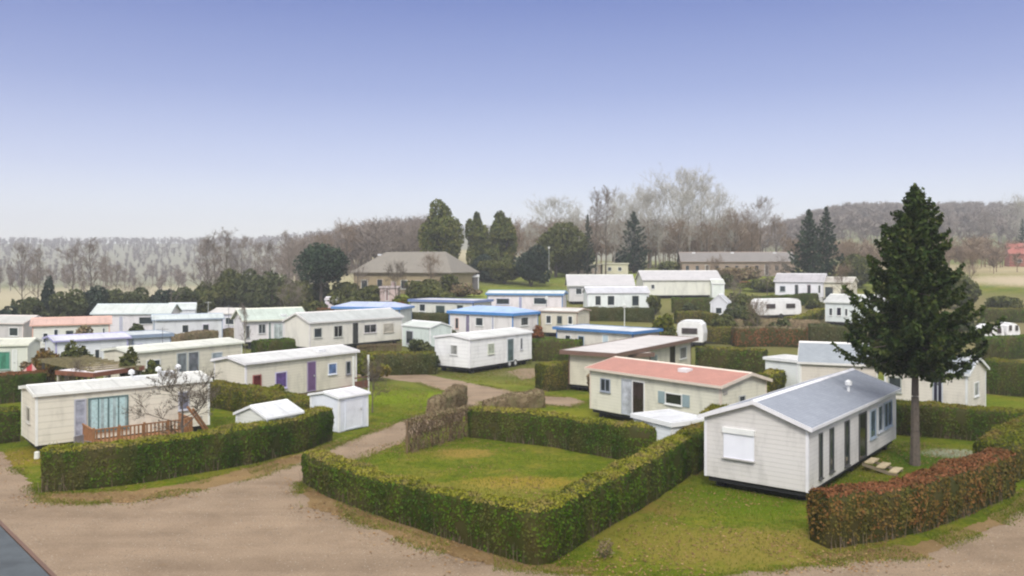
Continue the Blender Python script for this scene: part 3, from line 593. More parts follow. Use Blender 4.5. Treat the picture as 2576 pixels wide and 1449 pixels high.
# D
home('cream home with a terracotta pink tiled roof and blue-grey shutters, behind the empty lawn', FLP(1484, 1027), EV(1813, 972), 3.8, wall=(.68, .65, .53), roof=PINK_TILE, trim=(.70, .60, .50), rise=.42, ridge=.6, ov=.2,
     ops=[Wn('f', .095, .18, 1.1, 1.85, frame=(.3, .33, .38), mull=1), Dr('f', .275, .36, frame=(.42, .44, .48), glass=(.45, .46, .5)), Dr('f', .36, .46, frame=(.75, .73, .72), glass=(.03, .02, .02)),
          Wn('f', .615, .74, 1.0, 1.62, frame=(.75, .75, .72), glass=(.02, .025, .02), shut=(.28, .36, .38), sw=.45), Wn('r', .38, .52, 1.1, 1.7, frame=(.45, .46, .44)), ('vent', 'r', .05, .13, 1.85, 2.05)], vents=[(.64, .35, 'box')])
# A
home('long cream home with a big teal-curtained window and a brown timber deck, at the left', FLP(90, 1122), FLP(527, 1068), 3.2, wall=(.68, .63, .52), roof=(.74, .73, .68), trim=(.80, .79, .74), rise=.22, ov=.1, pitch=.3,
     ops=[Wn('f', .20, .265, .2, 1.95, frame=(.45, .45, .5), glass=(.35, .36, .42)), Wn('f', .275, .50, .35, 1.95, frame=(.10, .17, .17), glass=(.30, .38, .38), mull=3, curtain=(.45, .62, .62), folds=((.05, .3), (.38, .47), (.53, .62), (.70, .95))),
          Wn('f', .80, .87, .9, 1.85, frame=(.5, .5, .55), glass=(.15, .15, .2)), Wn('l', .35, .62, .85, 1.6, frame=(.5, .48, .42), glass=(.3, .28, .24)), ('vent', 'f', .93, .95, .3, .5)], vents=[(.56, .35, 'cowl'), (.60, .35, 'box'), (.73, .4, 'cowl'), (.80, .5, 'box'), (.86, .45, 'cowl')])
# B
home('cream home with violet window shutters and a violet door, behind the white garden sheds', EV(618, 915), EV(897, 884), 3.2, wall=(.66, .61, .50), roof=(.76, .75, .73), trim=(.78, .75, .76), rise=.28, ov=.15, skirt=(.3, .2, .13),
     ops=[Wn('f', .055, .125, .55, 1.55, frame=(.35, .12, .1), glass=(.10, .02, .02)), Wn('f', .24, .34, .5, 1.55, frame=(.55, .5, .7), glass=(.10, .06, .2)), Dr('f', .52, .60, frame=(.35, .28, .42), panel=(.15, .08, .19)),
          Wn('f', .715, .80, .95, 1.7, frame=(.7, .72, .78), glass=(.10, .16, .32)), Wn('f', .89, .94, .8, 1.7, frame=(.3, .3, .32))], vents=[(.70, .2, 'box')])
# C
home('plain bright white home up on its wheels beside the path, in the centre', FLP(1182, 928), FLP(1337, 902), 3.7, wall=(.82, .81, .79), roof=(.80, .80, .76), trim=(.82, .80, .80), rise=.25, ov=.1, wheels=True, pitch=.3,
     ops=[Wn('l', .34, .55, .95, 1.75, frame=(.68, .68, .66), glass=(.32, .32, .30)), Wn('f', .27, .37, .9, 1.75, frame=(.6, .62, .52), glass=(.35, .38, .3)), Dr('f', .58, .69, frame=(.55, .58, .6), glass=(.08, .12, .12)), Wn('f', .80, .84, .9, 1.9, frame=(.5, .5, .52))])
# F1, F2 behind E
home('pale home with a grey tiled gable roof, directly behind the big grey-roofed one', EV(2013, 910), EV(2208, 918), 4.0, wall=(.62, .56, .49), roof=PALE_TILE, trim=(.74, .71, .68), rise=1.0, ov=.15, ops=[Wn('f', .6, .8, 1.0, 1.7, frame=(.6, .6, .6))])
home('long cream home with a dark glazed door and grey roof, behind the spruce trunk', EV(2225, 924), EV(2433, 941), 3.6, wall=(.66, .61, .53), roof=PALE_TILE, trim=(.72, .72, .72), rise=.75, ov=.15,
     ops=[Dr('f', .60, .72, frame=(.5, .52, .58), glass=(.02, .02, .04), mull=1), Wn('f', .05, .22, .9, 1.8, frame=(.4, .42, .38)), Wn('r', .35, .6, .9, 1.7, frame=(.68, .68, .68), glass=(.3, .3, .33))], vents=[(.93, .45, 'box')])
# G
home('cream home with flat white roof and dark brown roof edge, behind the pink-roofed one', EV(1542, 886, 2.85), EV(1738, 848, 2.85), 3.4, wall=(.60, .56, .44), roof=(.80, .74, .70), trim=(.17, .10, .075), roofkind='flat', ov=.45, fh=.2, wh=2.3,
     ops=[Wn('f', .38, .52, .9, 1.6, frame=(.55, .58, .55), glass=(.22, .26, .25)), Dr('f', .69, .76, frame=(.05, .045, .04), glass=(.03, .025, .02)), Wn('f', .83, .93, .8, 1.75, frame=(.62, .62, .58), glass=(.16, .16, .15))])
home('small cream annexe with a brown roof edge, left end of the flat-roofed cream home', EV(1458, 874, 2.5), EV(1540, 892, 2.5), 3.0, wall=(.62, .58, .46), roof=(.7, .62, .55), trim=(.16, .10, .075), roofkind='flat', ov=.2, fh=.2, wh=2.0, name='annexe', cat='annexe', group='annexes')
# H
BLUE = (.06, .19, .44)
home('white home with a blue edge round its flat white roof, behind the flat brown-edged one', at(1400, 77), at(1592, 71.5), 4.2, wall=(.68, .64, .56), roof=(.80, .82, .84), trim=BLUE, roofkind='flat', ov=.25, fh=.16, ops=[Wn('f', .12, .2, .8, 1.7), Wn('f', .3, .38, .8, 1.7, frame=(.4, .5, .6)), Dr('f', .62, .7, panel=(.5, .6, .65)), Wn('r', .2, .5)])
# I
home('white home under a bright blue hipped roof, right behind the white home on wheels', at(1130, 91), at(1290, 86), 4.6, wall=(.72, .68, .66), roof=(.45, .62, .95), trim=(.06, .22, .52), fh=.30, rise=.5, hip=2.2, ov=.2, ops=[Wn('f', .10, .16, .4, 1.6, frame=(.7, .5, .45)), Dr('f', .27, .34, panel=(.2, .17, .25)), Wn('f', .43, .55, .85, 1.75), Dr('f', .68, .72, panel=(.4, .4, .5)), Wn('r', .3, .6)])
home('long low white home with a blue roof strip, left of the blue hipped roof', at(1032, 101), at(1190, 97), 4.4, wall=(.68, .67, .58), roof=(.80, .78, .80), trim=(.16, .22, .42), roofkind='flat', ov=.2, fh=.2, ops=[Wn('f', .15, .25), Wn('f', .42, .56, .3, 1.7, frame=(.15, .2, .18), glass=(.05, .07, .06)), Wn('f', .75, .85, frame=(.4, .45, .4)), Wn('r', .2, .5)])
home('long white home with blue roof edge and rounded right end, farthest of the blue-edged ones', at(1226, 108), at(1415, 106), 3.4, wall=(.74, .68, .68), roof=(.80, .84, .80), trim=(.10, .24, .46), rise=.3, ov=.2, fh=.26, ops=[Wn('f', .12, .3, .9, 1.7, frame=(.6, .6, .7)), Dr('f', .42, .47, panel=(.35, .35, .5)), Wn('f', .62, .8)])
home('low cream home with a white roof, half hidden behind the flat blue-edged roof', at(1360, 91), at(1452, 89), 3.4, wall=(.62, .57, .46), roof=(.78, .76, .70), trim=(.42, .32, .26), rise=.25, ov=.15, ops=[Wn('f', .15, .3), Wn('f', .45, .6, frame=(.35, .36, .3)), Wn('f', .75, .88)])
home('pale home with a patched white and blue roof, behind the home with lattice fence', at(840, 96), at(1005, 94), 3.8, wall=(.66, .68, .64), roof=(.55, .62, .85), trim=(.10, .24, .52), fh=.28, rise=.45, hip=1.6, ov=.25, ops=[Wn('f', .12, .2), Wn('f', .4, .55)])
home('cream home with a pale grey roof, dark door and dark window, behind the lattice fence', EV(779, 827), at(1011, 86), 3.8, wall=(.72, .68, .60), roof=(.58, .60, .58), trim=(.72, .68, .66), rise=.75, ov=.15,
     ops=[Wn('f', .04, .12, .85, 1.75, frame=(.5, .5, .46)), Wn('f', .24, .33, .75, 1.85, frame=(.5, .5, .46), glass=(.02, .02, .02), mull=1), Dr('f', .44, .495, frame=(.05, .05, .05), glass=(.015, .015, .015)), Wn('f', .56, .70, .9, 1.75, frame=(.6, .56, .56), glass=(.02, .02, .02), mull=1), Wn('f', .78, .9, .8, 1.7, frame=(.55, .5, .42), glass=(.4, .36, .3))])
home('white home with a mint green awning band and several doors, left of the rust-coloured hedge', at(615, 85.5), at(768, 89), 3.9, wall=(.74, .70, .70), roof=(.60, .68, .60), trim=(.76, .75, .62), rise=.95, ov=.3,
     ops=[Wn('f', .02, .08, .4, 1.7, frame=(.3, .33, .35)), Wn('f', .22, .34, .8, 1.8, frame=(.55, .55, .55), mull=1), Dr('f', .38, .43, panel=(.16, .2, .2)), Wn('f', .47, .62, .1, 1.8, frame=(.65, .68, .68), glass=(.4, .45, .45), mull=1), Dr('f', .64, .70, panel=(.10, .2, .38)), Wn('f', .86, .90, .9, 1.8, frame=(.3, .3, .35))], vents=[(.65, .1, 'box')])
home('small white home with dark windows, tucked left behind the mint-banded one', at(527, 102), at(600, 101), 3.4, wall=(.62, .6, .66), roof=(.72, .68, .64), trim=(.7, .66, .6), rise=.5, ov=.15, ops=[Wn('f', .1, .35), Wn('f', .55, .85)])
home('white home with a blue-grey roof edge, behind the low brown hedge', at(387, 91), at(560, 94), 3.8, wall=(.70, .71, .72), roof=(.68, .74, .72), trim=(.32, .38, .48), rise=.4, ov=.2, vert=True, ops=[Wn('f', .4, .5, .8, 1.7), Wn('f', .7, .8, .8, 1.7, frame=(.7, .65, .75))], vents=[(.8, .3, 'aerial')])
home('far white home with a rounded pale roof, against the dark bushes at the left', at(425, 112), at(491, 113), 3.2, wall=(.70, .71, .74), roof=(.70, .75, .72), trim=(.7, .72, .78), rise=.75, ov=.1)
home('white home with a wide pale greenish roof, at the left below the dark bushes', at(232, 103), at(427, 104), 4.6, wall=(.72, .68, .70), roof=(.70, .74, .70), trim=(.55, .62, .64), rise=1.0, ov=.2, vert=True, ops=[Dr('f', .34, .40, panel=(.45, .45, .55)), Wn('f', .15, .25), Wn('f', .6, .8, frame=(.5, .5, .5))])
home('cream home with a salmon pink roof edge, second row at the left', at(81, 83), at(276, 86), 3.6, wall=(.70, .69, .62), roof=(.72, .46, .38), trim=(.70, .42, .33), rise=.55, ov=.2, ops=[Wn('f', .13, .2, .5, 1.5), Wn('f', .27, .33), Wn('f', .42, .53, .7, 1.7, frame=(.5, .5, .42)), Wn('f', .68, .74), Wn('f', .9, .94)])
home('pale home with a faded pink roof, cut off by the left edge of the picture', at(-170, 88), at(58, 86), 3.6, wall=(.55, .52, .5), roof=(.62, .60, .55), trim=(.70, .62, .58), rise=.6, ov=.2, ops=[Wn('f', .85, .95), Wn('f', .5, .6)])
LAV = (.40, .38, .62)
home('pale home with a lavender roof edge, long and low in the left middle', at(140, 65.5), at(322, 69), 3.4, wall=(.70, .71, .72), roof=(.76, .75, .80), trim=LAV, rise=.25, ov=.2, ops=[Wn('f', .06, .16, .5, 1.5), Wn('f', .36, .44, .9, 1.6), Wn('f', .52, .60, .7, 1.5), Wn('f', .77, .85, .9, 1.6, frame=(.3, .3, .33))])
home('pale blue vertically boarded home with a blue-grey roof edge, right of the lavender-edged one', at(334, 70.5), at(430, 72.5), 4.2, wall=(.62, .65, .70), roof=(.72, .76, .76), trim=(.24, .30, .40), roofkind='flat', ov=.18, fh=.2, vert=True, ops=[Wn('f', .12, .25, .8, 1.6, frame=(.4, .38, .55))], vents=[(.75, .4, 'aerial')])
home('long cream home with grey-curtained glass doors, above and behind the one with the timber deck', EV(330, 888), EV(609, 862), 3.3, wall=(.68, .63, .52), roof=(.80, .80, .70), trim=(.76, .76, .66), rise=.22, ov=.12, pitch=.3,
     ops=[Dr('f', .38, .47, frame=(.5, .52, .52), glass=(.16, .18, .2)), Dr('f', .48, .58, frame=(.5, .52, .52), glass=(.14, .15, .18)), Wn('f', .70, .80, 1.15, 1.75, frame=(.5, .54, .58), glass=(.3, .34, .38)), Wn('f', .12, .24, .9, 1.7)])
home('cream home with a green curtain and a red striped awning, at the left edge', at(-150, 61), at(69, 62.5), 3.4, wall=(.64, .65, .55), roof=(.72, .71, .58), trim=(.72, .72, .6), rise=.3, ov=.12, ops=[Wn('f', .64, .80, .5, 1.85, frame=(.3, .4, .35), glass=(.05, .18, .12), curtain=(.06, .26, .17)), Dr('f', .82, .88, panel=(.68, .7, .64))])
# homes on the rise at the back
home('grey-roofed home on the rise with a white front, left of the two', at(1432, 116), at(1592, 116), 4.5, wall=(.60, .58, .57), roof=FAR_TILE, trim=(.6, .6, .56), rise=1.3, ov=.3, ops=[Wn('f', .1, .2), Wn('f', .4, .5)])
home('white gabled porch extension with dark windows in front of the grey-roofed home on the rise', at(1478, 110), at(1632, 111), 2.6, wall=(.76, .79, .76), roof=(.66, .66, .70), trim=(.72, .7, .74), rise=.65, ov=.15, wh=2.0, ops=[Wn('f', .12, .22, .3, 1.6), Wn('f', .32, .44, .3, 1.6), Wn('f', .72, .84, .2, 1.6, frame=(.6, .62, .55))], name='annexe', cat='annexe', group='annexes')
home('long pale grey-roofed home with one small window, right of the two on the rise', at(1618, 122), at(1812, 123), 4.2, wall=(.72, .71, .62), roof=FAR_TILE, trim=(.66, .64, .62), rise=1.2, ov=.2, ops=[Wn('f', .10, .15, .9, 1.6), Wn('r', .3, .6, frame=(.55, .6, .5))])
home('white home with four dark windows at the far right corner of the park', at(1950, 121), at(2070, 118), 5.0, wall=(.78, .77, .79), roof=(.52, .49, .51), trim=(.7, .68, .7), rise=1.0, ov=.2, wh=2.2, ops=[Wn('f', .10, .22, .7, 1.5, frame=(.35, .4, .42)), Wn('f', .42, .49, .3, 1.7, frame=(.1, .1, .1)), Wn('f', .68, .75, .3, 1.7, frame=(.2, .12, .14)), Wn('f', .9, .96, .5, 1.7)], skirt=(.5, .5, .46))
home('cream porch with a dark front, joined to the white home at the far right', at(2072, 119), at(2142, 117), 4.0, wall=(.68, .64, .50), roof=(.55, .5, .44), trim=(.72, .7, .6), rise=.6, ov=.2, ops=[Wn('f', .05, .35, .1, 1.6, frame=(.3, .3, .26)), Wn('f', .6, .9, .2, 1.4, frame=(.6, .58, .5), glass=(.15, .14, .08))], name='annexe', cat='annexe', group='annexes')
home('mint white home with three small windows in its gable, peeping out left of the spruce', at(2076, 99), at(2240, 94), 4.0, wall=(.66, .70, .68), roof=(.62, .62, .6), trim=(.7, .72, .68), rise=.8, ov=.15, ops=[Wn('f', .06, .12, .7, 1.6), Wn('f', .18, .26, .7, 1.7, glass=(.015, .015, .03)), Wn('f', .31, .36, .7, 1.6), Wn('l', .3, .6)])
# ------------------------------------------------------------------ sheds, small buildings, caravans
def shed(label, p0, p1, W, h, wall=WHITE, roof=(.8, .8, .8), rise=.2, cat='shed', name='garden_shed', group='garden sheds', **k):
    k.setdefault('trim', (.78, .78, .78)); k.setdefault('ov', .08); k.setdefault('fh', .1)
    return home(label, p0, p1, W, wall=wall, roof=roof, rise=rise, fl=.04, wh=h-.04, skirt=(.3, .3, .3), name=name, cat=cat, group=group, **k)
shed('low white shed with a pitched white roof, behind the long front hedge', EV(672, 1051, 1.8), EV(758, 1035, 1.8), 2.2, 1.75, wall=(.66, .66, .60), roof=(.84, .85, .87), rise=.42)
shed('upright white metal shed standing at the end of the long front hedge', unproj(853, 1088, .03), unproj(926, 1072, .03), 2.2, 1.78, wall=(.76, .78, .84), roof=(.86, .84, .86), rise=.2, vert=True, ops=[('door', 'f', .2, .8, .05, 1.6, dict(panel=(.76, .77, .82), frame=(.7, .72, .78)))])
shed('white flat-roofed shed in front of the terracotta-roofed home', EV(1594, 1042, 1.9), EV(1690, 1065, 1.9), 2.1, 1.85, wall=(.72, .74, .76), roof=(.86, .86, .88), roofkind='flat')
shed('small white-roofed shed left of the pale grey-roofed home behind the big one', at(1926, 60), at(2006, 58), 2.5, 2.05, wall=(.74, .76, .74), roof=(.85, .83, .80), roofkind='flat', ov=.12)
shed('mint white shed with a pale roof, right of the home with the lattice fence', at(1012, 84), at(1082, 80.5), 2.6, 2.1, wall=(.62, .68, .64), roof=(.74, .78, .72), rise=.4, ops=[Wn('f', .15, .4, .3, 1.6, frame=(.4, .4, .45))])
shed('narrow white shed with a steep gable facing the camera, on the rise near the middle', at(1829, 103), at(1838, 106), 2.0, 1.9, wall=(.66, .66, .68), roof=(.72, .72, .74), rise=1.0, ops=[Wn('l', .3, .7, .5, 1.3)])
shed('white garden hut beside the large tiled house, under the dark spreading tree', at(818, 116), at(846, 116), 1.6, 1.7, wall=(.66, .58, .62), roof=(.68, .6, .62), rise=.3)
shed('small greenish white porch against the right end of the long pale home on the rise', at(1792, 121.5), at(1822, 121.5), 2.2, 2.2, wall=(.7, .74, .68), roof=(.66, .68, .6), rise=.6)
shed('white gabled shed at the left edge among dark bushes', at(22, 104), at(42, 104), 1.2, 1.6, wall=(.6, .66, .62), rise=.3)
shed('dark kiosk with a white cap on the green bank behind the blue-edged homes', at(1183, 136), at(1204, 136), 1.4, 2.2, wall=(.10, .09, .09), roof=(.72, .72, .72), rise=.25, name='kiosk', cat='kiosk', group='small huts')
def caravan(label, p0, p1, W=2.1, h=1.9, wins=((.14, .36), (.62, .84)), wall=(.82, .80, .78)):
    p0 = np.array(p0, float); p1 = np.array(p1, float); L = float(np.linalg.norm(p1-p0)); rz = math.atan2(*(p1-p0)[::-1])
    root = empty('caravan', (p0[0], p0[1], tz(*p0)), rz, label, 'caravan', 'white touring caravans')
    b0 = .45; m = MB(); pr = [(.0, b0), (-.06, b0+h*.45), (.10, b0+h*.9), (.35, b0+h), (L-.35, b0+h), (L-.1, b0+h*.9), (L+.06, b0+h*.45), (L, b0)]
    m.prism(pr, 0, W, 'y'); m.build('body', paint(wall, .4, .08, name='caravan_panel'), root, bevel=.05)
    m = MB(); m.prism([(.32, b0+h+.052), (L-.32, b0+h+.052), (L-.6, b0+h+.12), (.6, b0+h+.12)], .1, W-.1, 'y'); m.build('roof', paint((.85, .84, .83), .5, .08, name='caravan_roof'), root)
    for a_, b_ in wins:
        m = MB(); m.box(L*a_, -.085, b0+.85, L*b_, -.052, b0+1.42); w_ = m.build('window', paint((.2, .18, .18), .4, .05, name='rubber'), root)
        m = MB(); m.box(L*a_+.04, -.1, b0+.89, L*b_-.04, -.085, b0+1.38); m.build('pane', glass((.05, .04, .04)), w_)
    m = MB(); m.tube((L*.5, -.07, .32), (L*.5, .12, .32), .32, .32, 16); m.build('wheel', paint((.03, .03, .03), .8, .1, name='tyre'), root)
    m = MB(); m.box(.1, .1, .25, L-.1, W-.1, b0-.01); m.build('chassis', dark, root)
    m = MB(); m.beam((L, W*.35, .4), (L+1.0, W*.5, .4), .06, .06); m.beam((L, W*.65, .4), (L+1.0, W*.5, .4), .06, .06); m.build('drawbar', dark, root)
caravan('white touring caravan with two dark side windows, below the far right white home', at(1912, 104), at(2016, 106))
caravan('white caravan whose roof shows above the flat white roof with the brown edge', at(1702, 84), at(1768, 83), W=2.4, h=2.0, wins=((.2, .8),))
caravan('left one of two small white caravans between the hedges at the right edge', at(2478, 84), at(2526, 84), W=2.0, h=1.55)
caravan('right one of two small white caravans between the hedges at the right edge', at(2533, 86), at(2566, 86), W=2.0, h=1.5)
# larger houses at the back
TILE_OLD = seamroof((.20, .175, .14), 'old_beige_tiles'); TILE_RED = seamroof((.34, .10, .07), 'red_tiles')
home('large house with a wide hipped grey-beige tiled roof, behind the left-centre homes', at(890, 134), at(1132, 128), 10, wall=(.36, .28, .17), roof=TILE_OLD, trim=(.2, .17, .13), rise=3.0, hip=3.6, ov=.5, fl=.05, wh=3.6, skirt=(.3, .28, .24), corner=False, pitch=.4, name='house', cat='house', group='houses behind the park',
     ops=[Wn('f', .25, .31, .8, 2.3, frame=(.6, .5, .45)), Dr('f', .40, .45, panel=(.5, .35, .35)), Wn('f', .50, .57, .8, 2.2), Wn('f', .64, .71, .8, 2.2, frame=(.6, .5, .45)), Wn('f', .78, .85, .8, 2.2), Wn('f', .08, .15, .8, 2.2)], vents=[(.14, .42, 'box')])
home('low beige brick outbuilding in front of the large tiled house', at(956, 119), at(1000, 119), 3, wall=(.50, .38, .36), roof=(.55, .45, .46), trim=(.5, .42, .42), roofkind='flat', fl=.05, wh=2.0, skirt=(.3, .28, .24), corner=False, name='outbuilding', cat='outbuilding', group='outbuildings', ops=[Dr('f', .3, .5, panel=(.3, .2, .2))])
home('pinkish flat building on the green bank, left of its cream neighbour', at(1432, 166), at(1511, 166), 6, wall=(.52, .42, .34), roof=(.58, .50, .42), trim=(.6, .54, .46), roofkind='flat', fl=.05, wh=1.85, ov=.15, skirt=(.3, .28, .24), corner=False, name='outbuilding', cat='outbuilding', group='outbuildings', ops=[Wn('f', .15, .3, .6, 1.4), Wn('f', .5, .6, .6, 1.4), Wn('f', .8, .9, .5, 1.4)])
home('cream flat building on the green bank, right of its pinkish neighbour', at(1516, 165), at(1580, 165), 6, wall=(.62, .57, .42), roof=(.64, .60, .46), trim=(.66, .62, .5), roofkind='flat', fl=.05, wh=2.1, ov=.15, skirt=(.3, .28, .24), corner=False, name='outbuilding', cat='outbuilding', group='outbuildings', ops=[Wn('f', .2, .35, .6, 1.4), Wn('f', .6, .75, .6, 1.4)])
home('long low pinkish brick building with a row of dark windows behind the bare trees', at(1716, 160), at(2000, 158), 7, wall=(.31, .23, .175), roof=seamroof((.20, .18, .165), 'brown_grey_tiles'), trim=(.3, .22, .18), rise=1.7, ov=.3, fl=.05, wh=2.7, skirt=(.3, .26, .2), corner=False, pitch=.35, name='house', cat='house', group='houses behind the park',
     ops=[Wn('f', .03+.088*i, .065+.088*i, .9, 1.9, frame=(.35, .28, .24)) if i not in (2, 8) else Dr('f', .03+.088*i, .065+.088*i, panel=(.08, .06, .05)) for i in range(11)], vents=[(.12, .45, 'box'), (.47, .45, 'box'), (.85, .45, 'box')])
home('house with a dark red roof at the right edge on the far slope', at(2540, 205), at(2700, 200), 8, wall=(.30, .10, .07), roof=TILE_RED, trim=(.25, .1, .08), rise=2.5, ov=.3, fl=.05, wh=3.2, skirt=(.3, .26, .2), corner=False, name='house', cat='house', group='houses behind the park', ops=[Wn('f', .1, .2), Wn('f', .35, .45)])
# ------------------------------------------------------------------ timber deck, pergola, canopy, steps, parapet, small things
pA = FLP(90, 1122); qA = FLP(527, 1068); LA = float(np.linalg.norm(qA-pA)); rA = math.atan2(*(qA-pA)[::-1])
deck = empty('timber_deck', (pA[0], pA[1], 0), rA, 'brown stained timber deck with a slatted railing along the cream home', 'deck')
d0, d1, dy = LA*.24, LA*.80, -2.0
m = MB()
for i in range(13): y = -.03-i*.15; m.box(d0, y, .36, d1, y-.135, .4)
m.build('deck_boards', wood, deck)
for x in np.linspace(d0+.04, d1-.04, 5):
    m = MB(); m.box(x-.045, dy-.045, 0, x+.045, dy+.045, 1.32); m.build('post', wood, deck)
xs_ = np.linspace(d0+.04, d1-.04, 5)
for a_, b_ in zip(xs_[:-1], xs_[1:]):
    m = MB(); m.box(a_+.05, dy-.03, 1.2, b_-.05, dy+.03, 1.26); m.box(a_+.05, dy-.02, .5, b_-.05, dy+.02, .55)
    n = int((b_-a_)/.16)
    for i in range(n): x = a_+.12+i*(b_-a_-.2)/max(1, n-1); m.box(x-.035, dy-.018, .555, x+.035, dy+.018, 1.195)
    m.build('railing', wood, deck)
for x in (d0+.02, d1-.02):
    m = MB(); m.box(x-.03, dy+.05, 1.2, x+.03, -.1, 1.26)
    for i in range(9): y = dy+.2+i*.2; m.box(x-.018, y-.035, .42, x+.018, y+.035, 1.195)
    m.build('side_railing', wood, deck)
m = MB(); m.beam((d1+.02, dy, 1.7), (d1+1.0, dy+.3, .35), .08, .1); m.beam((d1+.05, dy+.8, 1.7), (d1+1.0, dy+1.0, .35), .08, .1)
for t in (.2, .45, .7): m.box(d1+t*1.0, dy+.05, .36-.36*t, d1+t+.25, dy+1.0, .40-.36*t)
m.build('stair', wood, deck)
def local(p, rz, x, y): return (p[0]+x*math.cos(rz)-y*math.sin(rz), p[1]+x*math.sin(rz)+y*math.cos(rz))
ch = empty('garden_chair', (*local(pA, rA, LA*.20, -1.6), 0), rA+.5, 'grey metal garden chair with a white seat, left of the timber deck', 'chair')
gmetal = paint((.22, .2, .2), .5, .1, name='grey_metal')
m = MB(); m.box(-.25, -.25, .42, .25, .25, .46); m.build('seat', paint((.78, .76, .74), .6, .05, name='seat_cloth'), ch)
m = MB(); m.box(-.25, .23, .5, .25, .27, .95); m.build('backrest', gmetal, ch)
for x in (-.24, .24):
    for y in (-.24, .24): m = MB(); m.tube((x, y, 0), (x*.95, y*.95, .42 if y < 0 else .96), .018, .018, 6); m.build('leg', gmetal, ch)
    m = MB(); m.box(x-.02, -.25, .64, x+.02, .25, .67); m.build('armrest', gmetal, ch)
pB, qB = EV(618, 915), EV(897, 884); LB = float(np.linalg.norm(qB-pB)); rB = math.atan2(*(qB-pB)[::-1])
pr_ = empty('porch', (pB[0], pB[1], 0), rB, 'dark red-brown timber porch railing at the right end of the violet-shuttered home', 'porch')
redw = paint((.16, .06, .04), .8, .15, name='red_brown_timber'); whitep = paint((.75, .74, .7), .6, .1, name='white_post')
for x in (LB*.84, LB*.99): m = MB(); m.box(x-.05, -1.3, 0, x+.05, -1.2, 2.6); m.build('post', whitep, pr_)
m = MB(); m.box(LB*.84, -1.3, .40, LB, -.02, .46); m.build('floor', redw, pr_)
m = MB(); m.box(LB*.84+.06, -1.28, 1.1, LB*.99-.06, -1.22, 1.18); m.box(LB*.84+.06, -1.28, .5, LB*.99-.06, -1.22, .9); m.build('railing', redw, pr_)
# pergola and canopy behind the cream home
a_, b_ = EV(108, 908, 2.4), EV(232, 936, 2.4); Lp = float(np.linalg.norm(b_-a_)); rp_ = math.atan2(*(b_-a_)[::-1])
pg = empty('pergola', (a_[0], a_[1], 0), rp_, 'weathered timber pergola with dark posts, behind the cream home with the deck', 'pergola')
olive = paint((.23, .19, .09), .8, .2, name='mossy_timber', sc=4)
for x in (.1, Lp*.5, Lp-.1):
    for y in (0, 2.6): m = MB(); m.box(x-.07, y-.07, 0, x+.07, y+.07, 2.3); m.build('post', paint((.06, .05, .04), .8, .1, name='dark_timber'), pg)
for y in (0, 2.6): m = MB(); m.box(-.2, y-.06, 2.3, Lp+.2, y+.06, 2.46); m.build('beam', olive, pg)
for x in np.linspace(0, Lp, 9): m = MB(); m.box(x-.035, -.3, 2.462, x+.035, 2.9, 2.56); m.build('rafter', olive, pg)
a_, b_ = EV(235, 942, 2.35), EV(362, 924, 2.35); Lc = float(np.linalg.norm(b_-a_)); rc = math.atan2(*(b_-a_)[::-1])
cn = empty('canopy', (a_[0], a_[1], 0), rc, 'pale flat terrace canopy with red-brown edge, behind the cream home with the deck', 'canopy')
for x in (.1, Lc-.1):
    for y in (.1, 3.0): m = MB(); m.box(x-.05, y-.05, 0, x+.05, y+.05, 2.28); m.build('post', paint((.5, .45, .38), .7, .1, name='post_paint'), cn)
m = MB(); m.box(.0, .0, 2.3, Lc, 3.1, 2.42); m.build('roof_panel', paint((.70, .64, .64), .6, .1, name='canopy_sheet'), cn)
m = MB(); m.box(-.03, -.035, 2.18, Lc+.03, -.002, 2.45); m.box(-.035, .0, 2.18, -.002, 3.1, 2.45); m.box(Lc+.002, 0, 2.18, Lc+.035, 3.1, 2.45); m.build('fascia', paint((.22, .08, .045), .6, .1, name='red_brown_board'), cn)
# striped awning at the left edge
sm, snt, sb = newmat('striped_cloth'); tcx = snt.nodes.new('ShaderNodeTexCoord'); sp = snt.nodes.new('ShaderNodeSeparateXYZ'); snt.links.new(tcx.outputs['Object'], sp.inputs[0])
mo = snt.nodes.new('ShaderNodeMath'); mo.operation = 'PINGPONG'; mo.inputs[1].default_value = .3; snt.links.new(sp.outputs[0], mo.inputs[0])
gt = snt.nodes.new('ShaderNodeMath'); gt.operation = 'GREATER_THAN'; gt.inputs[1].default_value = .17; snt.links.new(mo.outputs[0], gt.inputs[0])
snt.links.new(mixc(snt, gt.outputs[0], (.55, .05, .06), (.72, .45, .42)), sb.inputs['Base Color'])
a_ = at(24, 57); aw = empty('awning', (a_[0], a_[1], 0), .3, 'folded red and pink striped awning leaning in front of the home with the green curtain', 'awning')
m = MB(); m.prism([(-.1, .75), (.7, .6), (1.7, 1.45), (1.35, 1.95)], -.03, .03, 'y'); m.build('cloth', sm, aw)
for x in (.15, 1.45): m = MB(); m.tube((x, .05, 0), (x, .06, .8+x*.6), .025, .025, 6); m.build('pole', gmetal, aw)
# steps of the big home
pE = FLP(2033, 1239); qE = FLP(2253, 1103); LE = float(np.linalg.norm(qE-pE)); rE = math.atan2(*(qE-pE)[::-1])
st = empty('door_steps', (*local(pE, rE, LE*.535, -.02), 0), rE, 'three pale timber steps leading down from the door of the big grey-roofed home', 'steps')
for i, (y, z) in enumerate(((-.15, .42), (-.62, .29), (-1.1, .16))): m = MB(); m.box(-.1, y, z-.05, .95, y-.33, z); m.build('tread', palewood, st)
for x in (-.05, .86): m = MB(); m.beam((x, -.05, .30), (x, -1.45, -.0), .05, .12); m.build('stringer', paint((.25, .2, .13), .8, .2, name='stringer_wood'), st)
